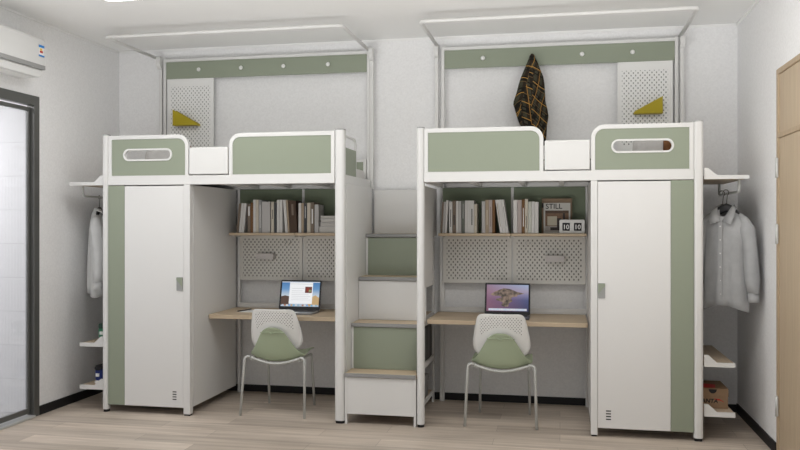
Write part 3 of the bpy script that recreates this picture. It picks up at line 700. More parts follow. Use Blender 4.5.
# chairs ----------------------------------------------------------------
def make_chair(lab, loc):
    t = thing('desk_chair', lab, 'chair', loc, 0, 'desk chairs')
    K = dict(world=False)
    # white perforated back
    zs = [0.505, 0.525, 0.55, 0.585, 0.62, 0.66, 0.70, 0.74, 0.775, 0.80, 0.818, 0.829, 0.834]
    ws = [0.150, 0.178, 0.200, 0.211, 0.211, 0.206, 0.199, 0.191, 0.183, 0.177, 0.168, 0.155, 0.130]
    P = []
    for z, w in zip(zs, ws):
        y0 = -0.150 - 0.085 * (z - 0.5) / 0.33
        P.append([((u / 10) * w, y0 + 1.3 * ((u / 10) * w) ** 2, z) for u in range(-10, 11)])
    mb = MB(); mb.grid(P)
    obj('backrest', mb, M['chair_back'], t, world=False, solid=0.008)
    # green seat shell that curves up behind the back as a tongue
    prof = [(0.225, 0.447, 0.195), (0.20, 0.456, 0.212), (0.12, 0.450, 0.222), (0.02, 0.438, 0.226), (-0.08, 0.424, 0.228), (-0.135, 0.418, 0.228), (-0.172, 0.428, 0.222), (-0.188, 0.462, 0.206),
            (-0.198, 0.51, 0.182), (-0.208, 0.56, 0.152), (-0.217, 0.61, 0.122), (-0.225, 0.645, 0.102), (-0.232, 0.668, 0.084), (-0.238, 0.685, 0.058), (-0.241, 0.695, 0.024)]
    P = []
    for i, (y, z, w) in enumerate(prof):
        row = []
        up = max(0.0, min(1.0, (-0.10 - y) / 0.08))
        for u in range(-8, 9):
            a = u / 8
            lift = (0.05 if y > -0.175 else 0.03 if y > -0.19 else 0.0) * a * a * (1 if y < 0.15 else 0.5)
            row.append((a * w, y + up * 1.25 * (a * w) ** 2, z + lift))
        P.append(row)
    mb = MB(); mb.grid(P)
    sh = obj('seat', mb, M['chair_green'], t, world=False, solid=0.009, subsurf=1)
    lip = MB().tube([(0.1 * k / 8, -0.2345 + 1.25 * (0.1 * k / 8) ** 2, 0.658 - 0.018 * (1 - min(1, abs(k) / 1.5)) - 0.006 * (k / 8) ** 2) for k in range(-8, 9)], 0.0042, 6)
    bmesh.ops.translate(lip.b, verts=lip.b.verts[:], vec=Vector(loc)); obj('fold_lip', lip, M['chair_green'], sh)
    # legs of bent tube
    r = 0.0108
    rear = arc_path([(-0.262, -0.232, 0.0), (-0.246, -0.178, 0.458), (-0.20, -0.168, 0.452)], 0.035) 
    for s in (-1, 1):
        g = lambda L: [(-s * p[0], p[1], p[2]) for p in L]
        L = MB().tube(g(rear), r, 8); obj('leg', L, M['tube'], t, world=False)
        fr = arc_path([(-0.196, 0.235, 0.0), (-0.188, 0.185, 0.432), (-0.186, 0.10, 0.432), (-0.2, -0.164, 0.432)], 0.03)
        obj('leg', MB().tube(g(fr), r, 8), M['tube'], t, world=False)
    cb = [(-0.205 + 0.41 * k / 12, -0.166 - 0.004 * math.sin(PI * k / 12), 0.450 - 0.046 * math.sin(PI * k / 12) ) for k in range(13)]
    obj('crossbar', MB().tube(cb, r, 8), M['tube'], t, world=False)
    return t
M['chair_back'] = perforated('white_perforated_back', (0.80, 0.80, 0.78), (0.17, 0.17, 0.165), 0.0225, 0.0135, 0.0072, 0.0072, -0.155, 0.155, 0.02 + 0.15, 0.312, parabola=(0.232, 3.2, 0.318, 1.2))
ch = make_chair('white and green plastic chair at the left desk', (-2.187, 6.145, 0))
dup(ch, (-0.4275, 6.152, 0), 0, 'white and green plastic chair at the right desk')

# laptops ---------------------------------------------------------------
def img_mat(name, stops, axis=1, strength=0.8, tint=None):
    m = bpy.data.materials.new(name); m.use_nodes = True; nt = m.node_tree; b = nt.nodes['Principled BSDF']
    tc = nt.nodes.new('ShaderNodeTexCoord'); sp = nt.nodes.new('ShaderNodeSeparateXYZ'); nt.links.new(tc.outputs['Generated'], sp.inputs[0])
    cr = nt.nodes.new('ShaderNodeValToRGB'); e = cr.color_ramp.elements
    while len(e) < len(stops): e.new(0.5)
    for k, (p, c) in enumerate(stops): e[k].position = p; e[k].color = (*c, 1)
    nt.links.new(sp.outputs[2], cr.inputs[0]); src = cr.outputs[0]
    if tint:
        mx = nt.nodes.new('ShaderNodeMix'); mx.data_type = 'RGBA'; r = nt.nodes.new('ShaderNodeMapRange'); r.inputs[3].default_value = 0.75; r.inputs[4].default_value = 0.0
        nt.links.new(sp.outputs[0], r.inputs[0]); nt.links.new(r.outputs[0], mx.inputs[0]); nt.links.new(src, mx.inputs[6]); mx.inputs[7].default_value = (*tint, 1); src = mx.outputs[2]
    b.inputs['Base Color'].default_value = (0.01, 0.01, 0.01, 1); b.inputs['Roughness'].default_value = 0.2
    nt.links.new(src, b.inputs['Emission Color']); b.inputs['Emission Strength'].default_value = strength
    return m
def noisy_emit(name, c0, c1, scale, s=0.8):
    m = emit(name, c0, s); nt = m.node_tree; b = nt.nodes['Principled BSDF']
    tc = nt.nodes.new('ShaderNodeTexCoord'); n = nt.nodes.new('ShaderNodeTexNoise'); n.inputs['Scale'].default_value = scale; n.inputs['Detail'].default_value = 5
    nt.links.new(tc.outputs['Object'], n.inputs['Vector']); cr = nt.nodes.new('ShaderNodeValToRGB'); cr.color_ramp.elements[0].position = 0.35; cr.color_ramp.elements[1].position = 0.65
    cr.color_ramp.elements[0].color = (*c0, 1); cr.color_ramp.elements[1].color = (*c1, 1); nt.links.new(n.outputs['Fac'], cr.inputs[0]); nt.links.new(cr.outputs[0], b.inputs['Emission Color'])
    return m
def laptop(lab, x, yb, w, hgt, z, kind):
    t = thing('laptop', lab, 'laptop', (x, yb, z), 0, 'laptops')
    dep = 0.225
    base = obj('base', MB().plate([rrect(-w / 2, w / 2, -dep, 0.0, 0.012)], 0.0005, 0.013, 'XY'), M['laptop'] if kind else M['alu'], t, world=False, bevel=0.001)
    obj('keyboard', MB().box(-w / 2 + 0.02, w / 2 - 0.02, -0.115, -0.02, 0.0131, 0.0145), M['keys'], t, world=False)
    obj('trackpad', MB().box(-0.055, 0.055, -0.205, -0.13, 0.0131, 0.0137), M['steel'], t, world=False)
    # the lid: local frame with x across, u up along the tilted lid
    a = math.radians(14)
    rot = Matrix.Translation((0, 0.001, 0.014)) @ Matrix.Rotation(-a, 4, 'X')
    def lid(mb):
        bmesh.ops.transform(mb.b, matrix=rot, verts=mb.b.verts[:]); return mb
    L = obj('lid', lid(MB().plate([rrect(-w / 2, w / 2, 0.0, hgt, 0.012)], -0.001, 0.006, 'XZ')), M['laptop'], t, world=False)
    Q = dict(world=True)
    def onlid(name, mb, m):
        lid(mb); bmesh.ops.translate(mb.b, verts=mb.b.verts[:], vec=Vector((x, yb, z)))
        return obj(name, mb, m, L)
    onlid('bezel', MB().plate([rrect(-w / 2 + 0.001, w / 2 - 0.001, 0.001, hgt - 0.001, 0.011)], -0.0016, -0.0011, 'XZ'), M['bezel'])
    b = 0.014; cx0, cx1, z0, z1 = -w / 2 + b, w / 2 - b, 0.03 if not kind else 0.026, hgt - b
    W = cx1 - cx0; H = z1 - z0
    R = lambda u0, u1, v0, v1: [(cx0 + u0 * W, z0 + v0 * H), (cx0 + u1 * W, z0 + v0 * H), (cx0 + u1 * W, z0 + v1 * H), (cx0 + u0 * W, z0 + v1 * H)]
    def layer(name, polys, m, k):
        mb = MB()
        for i, p in enumerate(polys): mb.plate([p], -0.0017 - 0.0003 * (k + 1), -0.0017 - 0.0003 * k, 'XZ', mi=i if isinstance(m, list) else 0)
        return onlid(name, mb, m)
    PT = lambda pts: [(cx0 + u * W, z0 + v * H) for u, v in pts]
    if kind == 0:
        layer('screen', [R(0, 1, 0, 1)], img_mat('screen_sky', [(0.0, (0.50, 0.62, 0.75)), (0.45, (0.62, 0.72, 0.82)), (0.7, (0.16, 0.36, 0.66)), (1.0, (0.06, 0.22, 0.52))], strength=0.75), 0)
        layer('dark_dune', [PT([(0, 0.06), (0.22, 0.06), (0.22, 0.40), (0.1, 0.44), (0, 0.40)])], emit('screen_dark_dune', (0.09, 0.045, 0.03), 0.8), 1)
        layer('sand_dune', [PT([(0.7, 0.06), (1, 0.06), (1, 0.36), (0.9, 0.46), (0.8, 0.38), (0.7, 0.40)])], emit('screen_sand_dune', (0.62, 0.42, 0.20), 0.8), 1)
        layer('open_window', [R(0.21, 0.82, 0.11, 0.97)], emit('screen_white', (0.86, 0.87, 0.88), 0.95), 2)
        lines = [R(0.27, 0.6 - 0.04 * (k % 3), 0.72 - 0.1 * k, 0.735 - 0.1 * k) for k in range(2)] + [R(0.27, 0.77 - 0.05 * (k % 2), 0.54 - 0.07 * k, 0.552 - 0.07 * k) for k in range(5)] + [R(0.21, 0.82, 0.90, 0.915)]
        layer('window_rules', lines, emit('screen_grey', (0.62, 0.63, 0.65), 0.8), 3)
        layer('window_photo', [R(0.62, 0.80, 0.55, 0.80), R(0.66, 0.72, 0.62, 0.74), R(0.72, 0.78, 0.58, 0.68)], [emit('screen_red', (0.16, 0.03, 0.02), 0.8), emit('screen_bright_red', (0.5, 0.05, 0.03), 0.8), emit('screen_leaf', (0.35, 0.5, 0.22), 0.8)], 3)
        ic = [R(0.03 + 0.94 * k / 16, 0.03 + 0.94 * (k + 0.85) / 16, 0.015, 0.08) for k in range(16)]
        pal = [(0.55, 0.6, 0.7), (0.2, 0.4, 0.75), (0.7, 0.7, 0.72), (0.45, 0.2, 0.12), (0.6, 0.35, 0.15), (0.3, 0.5, 0.6), (0.75, 0.75, 0.75), (0.15, 0.45, 0.7)]
        layer('dock', ic, [emit('dock_%s' % 'abcdefghijklmnop'[k], pal[(k * 3) % 8], 0.8) for k in range(16)], 2)
        layer('menu_bar', [R(0, 1, 0.965, 1)], emit('screen_bar', (0.6, 0.68, 0.78), 0.8), 3)
    else:
        layer('screen', [R(0, 1, 0, 1)], img_mat('screen_dusk', [(0.0, (0.035, 0.04, 0.11)), (0.42, (0.07, 0.09, 0.22)), (0.60, (0.22, 0.22, 0.38)), (0.75, (0.40, 0.36, 0.48)), (1.0, (0.36, 0.45, 0.66))], strength=0.8, tint=(0.30, 0.12, 0.17)), 0)
        isl = PT([(0.086, 0.632), (0.200, 0.740), (0.313, 0.812), (0.404, 0.866), (0.540, 0.848), (0.608, 0.812), (0.721, 0.740), (0.902, 0.675), (0.744, 0.614), (0.721, 0.560), (0.630, 0.542), (0.585, 0.487), (0.619, 0.379), (0.540, 0.307), (0.517, 0.181), (0.426, 0.162), (0.347, 0.235), (0.392, 0.325), (0.313, 0.379), (0.222, 0.415), (0.234, 0.469), (0.370, 0.523), (0.290, 0.578), (0.154, 0.578)])
        layer('screen_picture', [isl], noisy_emit('screen_rock', (0.035, 0.028, 0.022), (0.30, 0.21, 0.16), 30, 0.85), 1)
        ic = [R(0.05, 0.96, 0.025, 0.105)]
        layer('dock', ic, noisy_emit('dock_glass', (0.45, 0.55, 0.7), (0.68, 0.65, 0.7), 60, 0.9), 1)
    return t
M['alu'] = mat('silver_aluminium', (0.32, 0.32, 0.33), 0.35, 0.5, 0.6)
laptop('open laptop showing a white document on the left desk', -2.155, 6.475, 0.362, 0.255, DT, 0)
laptop('open laptop showing a rocky island at dusk on the right desk', -0.414, 6.475, 0.362, 0.255, DT, 1)
tag(obj('paper_sheet', MB().box(-2.64, -2.43, 6.34, 6.52, DT + 0.0003, DT + 0.002), M['paper']), 'white sheet of paper beside the laptop on the left desk', 'paper')
pn = thing('pen', 'black pen lying on the white sheet on the left desk', 'pen', (-2.64, 6.45, DT + 0.002))
obj('pen_barrel', MB().tube([(-2.66, 6.36, DT + 0.0065), (-2.60, 6.52, DT + 0.0065)], 0.0045, 8), M['ink'], pn)
obj('pen_tip', MB().tube([(-2.66, 6.36, DT + 0.0065), (-2.664, 6.349, DT + 0.0065)], [0.0042, 0.001], 8), M['steel'], pn)

# books -----------------------------------------------------------------
BCOL = {'white': (0.70, 0.69, 0.67), 'cream': (0.62, 0.57, 0.48), 'tan': (0.42, 0.34, 0.25), 'taupe': (0.22, 0.175, 0.135), 'brown': (0.20, 0.105, 0.045), 'dark brown': (0.085, 0.055, 0.038),
        'grey': (0.36, 0.36, 0.36), 'light grey': (0.52, 0.51, 0.50), 'dark grey': (0.07, 0.075, 0.08), 'rose': (0.48, 0.42, 0.40), 'green grey': (0.15, 0.165, 0.145), 'pale green': (0.60, 0.61, 0.55)}
M['page_edge'] = mat('page_edges', (0.62, 0.60, 0.56), 0.9, 0.1)
bm_cache = {}
def book_mat(c):
    if c not in bm_cache: bm_cache[c] = mat('cover_' + c.replace(' ', '_'), BCOL[c], 0.6, 0.25)
    return bm_cache[c]
YS = 6.53   # spine plane
def book(x0, x1, h, color, lab, grp, lean=0.0, dep=0.165, title=None, y=None, z=SZ):
    """x0..x1 at the foot; lean>0 = top to the right (radians)"""
    th = x1 - x0; yy = YS if y is None else y
    px = x1 if lean > 0 else x0
    t = thing('book', lab, 'book', (px, yy, z + 0.0004), 0, grp, ry=lean)
    a, b = (-th, 0.0) if lean > 0 else (0.0, th)
    c = 0.002
    mb = MB().box(a, a + c, 0, dep, 0, h).box(b - c, b, 0, dep, 0, h).box(a + c, b - c, 0, c, 0, h)
    obj('cover', mb, book_mat(color), t, world=False)
    obj('pages', MB().box(a + c + 0.0003, b - c - 0.0003, c + 0.0003, dep - 0.004, 0.003, h - 0.003), M['paper'], t, world=False)
    if title:
        z0, z1, wf, mm = title
        o = obj('spine_title', MB().box((a + b) / 2 - th * wf / 2, (a + b) / 2 + th * wf / 2, -0.0004, 0, h * z0, h * z1), mm, t, world=False)
    return t
# pixel columns of the photograph turned into metres on the spine plane
F_ = 804.0; TH = math.atan2(160, F_)
def ux(u, y=YS):
    k = (u - 400) / F_; dx = -math.sin(TH) + k * math.cos(TH); dy = math.cos(TH) + k * math.sin(TH); return y * dx / dy
def vz(u, v, y=YS):
    k = (u - 400) / F_; dy = math.cos(TH) + k * math.sin(TH); return 1.5 + (223.5 - v) / F_ * y / dy
def bk(u0, u1, vt, color, lab, grp, lean=0.0, dep=0.165, title=None):
    x0, x1 = ux(u0), ux(u1); h = vz((u0 + u1) / 2, vt) - SZ
    return book(x0 + 0.0004, x1 - 0.0004, h / math.cos(lean), color, lab, grp, lean, dep, title)
g = lambda a: 225 + a / 6.425
T = lambda b: 180 + b / 6.425
pale = M['paper']; ink = mat('grey_lettering', (0.06, 0.06, 0.06), 0.6)
GA = 'books on the wardrobe side shelf over the left desk'
L0 = 0.10
bk(g(72), g(86), T(151), 'taupe', 'thin taupe book leaning at the far left of the left desk shelf', GA, L0)
bk(g(88), g(103), T(150), 'white', 'first white leaning book, next to the thin taupe one over the left desk', GA, L0)
bk(g(104), g(121), T(152), 'white', 'second white leaning book, just before the upright taupe one over the left desk', GA, L0)
bk(g(145), g(163), T(158), 'taupe', 'upright taupe book with a pale title near its top, over the left desk', GA, title=(0.6, 0.93, 0.55, pale))
bk(g(164), g(180), T(145), 'brown', 'dark brown upright book beside the tall white pair over the left desk', GA)
bk(g(181), g(197), T(127), 'white', 'tall white book right beside the dark brown one over the left desk', GA)
bk(g(198), g(215), T(127), 'cream', 'tall cream book before the grey one over the left desk', GA)
bk(g(216), g(235), T(129), 'grey', 'tall grey book with a speckled spine over the left desk', GA, title=(0.15, 0.85, 0.18, pale))
bk(g(237), g(290), T(140), 'light grey', 'wide light grey book in the middle of the left desk shelf', GA)
bk(g(296), g(314), T(140), 'cream', 'beige book standing between light grey and dark grey ones over the left desk', GA, title=(0.45, 0.75, 0.2, ink))
bk(g(315), g(330), T(143), 'dark grey', 'dark grey book beside the beige one over the left desk', GA)
bk(g(333), g(350), T(127), 'white', 'tall white upright book right of the dark grey one over the left desk', GA)
bk(g(351), g(368), T(127), 'white', 'tall white upright book next to the left-tilted white one over the left desk', GA)
bk(g(387), g(404), T(128), 'white', 'white book tilted left, against the tall white pair over the left desk', GA, -0.075)
bk(g(405), g(416), T(130), 'tan', 'thin tan book tilted left against the tilted white one over the left desk', GA, -0.065)
bk(g(418), g(463), T(136), 'dark brown', 'thick dark brown book tilted left at the end of the left desk shelf', GA, -0.05, title=(0.55, 0.9, 0.3, book_mat('taupe')))
GB = 'books on the staircase side shelf over the left desk'
bk(g(472), g(489), T(148), 'white', 'white book beside the middle upright over the left desk', GB)
bk(g(490), g(506), T(150), 'tan', 'tan book second from the middle upright over the left desk', GB)
bk(g(508), g(524), T(151), 'dark grey', 'dark grey book with pale lettering over the left desk, near the lying pile', GB, title=(0.5, 0.9, 0.25, M['steel']))
bk(g(527), g(549), T(147), 'cream', 'cream book between a dark grey and a taupe one over the left desk', GB)
bk(g(551), g(571), T(143), 'taupe', 'taupe book with a white title strip over the left desk', GB, title=(0.3, 0.78, 0.4, pale))
bk(g(575), g(601), T(158), 'light grey', 'light grey book standing against the lying pile over the left desk', GB)
def flat_book(x0, x1, z0, z1, color, lab, grp):
    t = thing('book', lab, 'book', ((x0 + x1) / 2, 6.6, z0), 0, grp); c = 0.002; y0, y1 = 6.525, 6.69
    obj('cover', MB().box(x0, x1, y0, y1, z0 + 0.0003, z0 + c * 1.6).box(x0, x1, y0, y1, z1 - c * 1.6, z1).box(x0, x1, y1 - c, y1, z0 + c, z1 - c), book_mat(color), t)
    obj('pages', MB().box(x0 + 0.005, x1 - 0.005, y0 + 0.012, y1 - c - 0.0003, z0 + c * 1.6 + 0.0003, z1 - c * 1.6 - 0.0003), M['page_edge'], t)
zz = SZ
for k, (u, v, c, lab) in enumerate(((g(600), T(300), 'white', 'white book at the bottom of the lying pile over the left desk'), (g(608), T(274), 'light grey', 'pale grey book second from the bottom of the lying pile'),
                             (g(611), T(251), 'white', 'white book third from the bottom of the lying pile'), (g(611), T(230), 'white', 'white book on top of the lying pile over the left desk'))):
    z1 = vz(325, v); x0 = ux(u)
    flat_book(x0, x0 + 0.215, zz, z1 - 0.0006, c, lab, 'pile of lying books'); zz = z1
p = lambda a: 430 + a / 7.5
q = lambda a: 505 + a / 7.5
V = lambda b: 180 + b / 7.5
GC = 'books on the staircase side shelf over the right desk'
bk(p(78), p(91), V(165), 'taupe', 'taupe book leaning at the far left of the right desk shelf', GC, 0.06)
bk(p(92), p(106), V(164), 'light grey', 'light grey leaning book between taupe and white ones over the right desk', GC, 0.06)
bk(p(108), p(125), V(153), 'white', 'white leaning book left of the gap over the right desk', GC, 0.055)
bk(p(143), p(167), V(162), 'white', 'white upright book with dark lettering right of the gap over the right desk', GC, title=(0.2, 0.75, 0.22, ink))
bk(p(169), p(193), V(152), 'taupe', 'upright taupe book between white ones over the right desk', GC, title=(0.25, 0.55, 0.35, ink))
bk(p(195), p(213), V(158), 'white', 'first white book right of the upright taupe one over the right desk', GC)
bk(p(214), p(234), V(158), 'light grey', 'light grey book just before the green-grey one over the right desk', GC)
bk(p(236), p(261), V(155), 'green grey', 'green-grey book with a speckled spine over the right desk', GC, title=(0.45, 0.9, 0.25, book_mat('grey')))
bk(p(262), p(280), V(155), 'white', 'plain white book right beside the green-grey one over the right desk', GC)
bk(p(281), p(299), V(155), 'white', 'plain white book just before the lettered white one over the right desk', GC)
bk(p(300), p(329), V(155), 'white', 'wide white book with bold dark lettering over the right desk', GC, title=(0.25, 0.75, 0.28, ink))
bk(p(331), p(352), V(182), 'cream', 'short cream book at the end of the first group over the right desk', GC, title=(0.25, 0.6, 0.18, book_mat('tan')))
bk(p(388), p(414), V(160), 'light grey', 'light grey book opening the second group over the right desk', GC)
bk(p(415), p(441), V(150), 'tan', 'tan book with a pale spine mark over the right desk', GC, title=(0.25, 0.7, 0.2, book_mat('cream')))
bk(p(442), p(465), V(150), 'rose', 'pale rose book between tan and brown ones over the right desk', GC, title=(0.2, 0.8, 0.15, book_mat('taupe')))
bk(p(466), p(487), V(150), 'brown', 'brown book behind the left-tilted white ones over the right desk', GC)
bk(p(526), p(547), V(150), 'white', 'first left-tilted white book, against the brown one over the right desk', GC, -0.15, title=(0.2, 0.9, 0.2, book_mat('tan')))
bk(p(548), p(569), V(149), 'white', 'second left-tilted white book, in the middle of the tilted three', GC, -0.15)
bk(p(570), p(590), V(149), 'white', 'third left-tilted white book, nearest the middle upright over the right desk', GC, -0.15, title=(0.2, 0.8, 0.2, book_mat('grey')))
GD = 'books on the clock shelf over the right desk'
bk(q(62), q(92), V(150), 'white', 'white book right of the middle upright, left neighbour of the rose one', GD)
bk(q(93), q(125), V(150), 'rose', 'grey-rose book beside the brown one on the clock shelf', GD)
bk(q(127), q(148), V(146), 'brown', 'brown book with pale lettering on the clock shelf', GD, title=(0.2, 0.75, 0.3, pale))
bk(q(149), q(172), V(142), 'cream', 'tall cream book beside the brown one on the clock shelf', GD, title=(0.15, 0.5, 0.2, ink))
bk(q(174), q(200), V(163), 'pale green', 'shorter pale greenish book on the clock shelf', GD)
bk(q(201), q(222), V(162), 'white', 'shorter white book right of the pale greenish one on the clock shelf', GD)
bk(q(223), q(250), V(165), 'white', 'last white book of the row, next to the gap before the magazine', GD)

# face-out brown book, magazine, clock
t = thing('book', 'large brown book facing forward behind the magazine', 'book', (0.02, 6.69, SZ))
x0, x1 = ux(q(276), 6.66), ux(q(503), 6.66); zt = vz(552, V(139), 6.66)
obj('cover', MB().box(x0, x1, 6.66, 6.663, SZ + 0.0004, zt).box(x0, x1, 6.693, 6.696, SZ + 0.0004, zt).box(x0, x0 + 0.003, 6.6635, 6.6925, SZ + 0.0004, zt), mat('kraft_cover', (0.26, 0.185, 0.12), 0.7), t)
obj('pages', MB().box(x0 + 0.004, x1 - 0.004, 6.664, 6.692, SZ + 0.003, zt - 0.004), M['paper'], t)
obj('cover_mark', MB().box(x0 + 0.001, x0 + 0.016, 6.659, 6.6598, vz(545, V(208), 6.66), vz(545, V(172), 6.66)), M['ink'], t)
t = thing('magazine', 'magazine titled STILL standing before the brown book', 'magazine', (0.0, 6.645, SZ))
x0, x1 = ux(q(290), 6.645), ux(q(490), 6.645); zt = vz(552, V(172), 6.645); Wm = x1 - x0; Hm = zt - SZ
obj('magazine_pages', MB().box(x0, x1, 6.645, 6.652, SZ + 0.0004, zt), mat('magazine_paper', (0.58, 0.57, 0.53), 0.5), t)
pz0, pz1 = SZ + 0.05 * Hm, SZ + 0.76 * Hm
def R2(u0, u1, v0, v1): return [(x0 + u0 * Wm, SZ + v0 * Hm), (x0 + u1 * Wm, SZ + v0 * Hm), (x0 + u1 * Wm, SZ + v1 * Hm), (x0 + u0 * Wm, SZ + v1 * Hm)]
pic = MB()
for i, (r, mi) in enumerate(((R2(0.06, 0.94, 0.06, 0.75), 0), (R2(0.06, 0.94, 0.06, 0.24), 1), (R2(0.14, 0.50, 0.26, 0.56), 2), (R2(0.50, 0.66, 0.2, 0.5), 3), (R2(0.72, 0.80, 0.24, 0.75), 3), (R2(0.25, 0.62, 0.10, 0.2), 3), (R2(0.06, 0.94, 0.66, 0.75), 4))):
    k = 1 if i else 0
    pic.plate([r], 6.6442 - 0.0003 * i, 6.6447, 'XZ', mi=mi)
obj('cover_photo', pic, [mat('photo_brick', (0.20, 0.12, 0.075), 0.6, noise=0.25, nscale=60), mat('photo_floor', (0.40, 0.37, 0.34), 0.6), mat('photo_window', (0.48, 0.44, 0.34), 0.6), mat('photo_dark', (0.05, 0.04, 0.035), 0.6), mat('photo_beam', (0.10, 0.065, 0.045), 0.6)], t)
tm = MB(); text_mb(tm, 'STILL', 0.058, (x0 + 0.015, 6.6442, SZ + 0.81 * Hm), (1, 0, 0), (0, 0, 1), bold=0.0006)
obj('magazine_title', tm, M['ink'], t)
t = thing('flip_clock', 'white flip clock reading 10 10 on the shelf over the right desk', 'clock', (0.1, 6.58, SZ))
yc = 6.555; x0, x1 = ux(q(408), yc), ux(q(599), yc); zt = vz(572, V(297), yc)
obj('clock_case', MB().plate([rrect(x0, x1, SZ + 0.0006, zt, 0.012)], yc, yc + 0.06, 'XZ'), M['plastic_white'], t, bevel=0.003)
Wc = x1 - x0
for a0, a1 in ((0.12, 0.41), (0.57, 0.87)):
    fz0, fz1 = SZ + 0.022, zt - 0.026
    f = obj('flip_panel', MB().plate([rrect(x0 + a0 * Wc, x0 + a1 * Wc, fz0, fz1, 0.004)], yc - 0.0016, yc - 0.0004, 'XZ'), M['ink'], t)
    dm = MB(); text_mb(dm, '10', 0.05, (x0 + (a0 + a1) / 2 * Wc - 0.001, yc - 0.0019, (fz0 + fz1) / 2 - 0.0178), (1, 0, 0), (0, 0, 1), bold=0.0012, align='CENTER')
    obj('digits', dm, M['paper'], f)

# plaid shirt on the hook ------------------------------------------------
def plaid_jacket():
    t = thing('plaid_shirt', 'dark plaid flannel shirt hanging from a hook behind the right bed', 'shirt', (-0.225, 6.68, 2.1), 0)
    # (z, x_left, x_right)
    prof = [(2.888, -0.233, -0.215), (2.878, -0.242, -0.205), (2.855, -0.250, -0.196), (2.815, -0.266, -0.178), (2.76, -0.290, -0.158), (2.70, -0.315, -0.134), (2.64, -0.334, -0.124), (2.57, -0.352, -0.120), (2.505, -0.374, -0.117),
            (2.48, -0.377, -0.113), (2.43, -0.362, -0.100), (2.38, -0.348, -0.092), (2.34, -0.336, -0.096), (2.30, -0.318, -0.104), (2.22, -0.298, -0.108), (2.14, -0.27, -0.118)]
    n = 36; rings = []
    for i, (z, a, b) in enumerate(prof):
        cx = (a + b) / 2; rx = (b - a) / 2; g2 = min(1, i / 5)
        ring = []
        for k in range(n):
            th = 2 * PI * k / n
            amp = 1 + 0.12 * g2 * math.sin(6 * th + 0.5 * i * 0.4 + 1.0) + 0.05 * g2 * math.sin(11 * th - 0.3 * i)
            ry = (0.022 + 0.030 * min(1, i / 6))
            x = cx + rx * math.cos(th)
            y = 6.682 - 0.012 + ry * math.sin(th) * amp
            ring.append((x, min(y, 6.728), z))
        rings.append(ring)
    mb = MB(); mb.loft(rings)
    uvl = mb.b.loops.layers.uv.new('cloth')
    c, s = math.cos(0.30), math.sin(0.30)
    for f in mb.b.faces:
        for l in f.loops:
            x, y, z = l.vert.co; a, b2 = x + 0.6 * (y - 6.68), z + 0.35 * abs(x + 0.22)
            l[uvl].uv = (c * a - s * b2 + 0.008 * math.sin(25 * z + 3), s * a + c * b2 + 0.022 * math.sin(22 * (x + 0.22) + 5 * z))
    body = obj('shirt_body', mb, M['plaid'], t)
    slv = [(-0.228, 6.655, 2.84), (-0.228, 6.64, 2.72), (-0.245, 6.63, 2.6), (-0.27, 6.625, 2.48), (-0.265, 6.63, 2.36), (-0.25, 6.635, 2.22)]
    mb = MB(); mb.tube(slv, [0.014, 0.028, 0.036, 0.042, 0.042, 0.036], 14, flat=0.6)
    uvl = mb.b.loops.layers.uv.new('cloth')
    for f in mb.b.faces:
        for l in f.loops:
            x, y, z = l.vert.co; l[uvl].uv = (x * 0.9 + z * 0.12 + 0.05, z * 0.95 + x * 0.45)
    obj('sleeve', mb, M['plaid'], t)
plaid_jacket()

# hangers and shirts -----------------------------------------------------
def hanger(x, y, rz, lab, grp):
    t = thing('clothes_hanger', lab, 'hanger', (x, y, 1.60), rz, grp)
    hk = [(0, 0, 0.0)] + [(0.0 + 0.024 * math.sin(a) , 0, 0.098 - 0.024 * math.cos(a)) for a in [math.radians(d) for d in (0, 30, 60, 90, 120, 150, 180, 215, 245)]]
    hk = [(0, 0, 0.0), (0.002, 0, 0.04)] + [(-0.004 + 0.022 * math.cos(a), 0, 0.118 + 0.022 * math.sin(a)) for a in [math.radians(d) for d in (-60, -20, 20, 60, 100, 140, 180, 205)]]
    obj('hook', MB().tube(hk, 0.0028, 6), M['wire'], t, world=False)
    arm = [(-0.125, 0, -0.078), (-0.11, 0, -0.062), (-0.07, 0, -0.028), (-0.03, 0, 0.002), (0, 0, 0.012), (0.03, 0, 0.002), (0.07, 0, -0.028), (0.11, 0, -0.062), (0.125, 0, -0.078)]
    obj('shoulder_bar', MB().tube(arm, [0.008, 0.012, 0.015, 0.02, 0.023, 0.02, 0.015, 0.012, 0.008], 8, flat=1.4), M['hanger'], t, world=False)
    return t
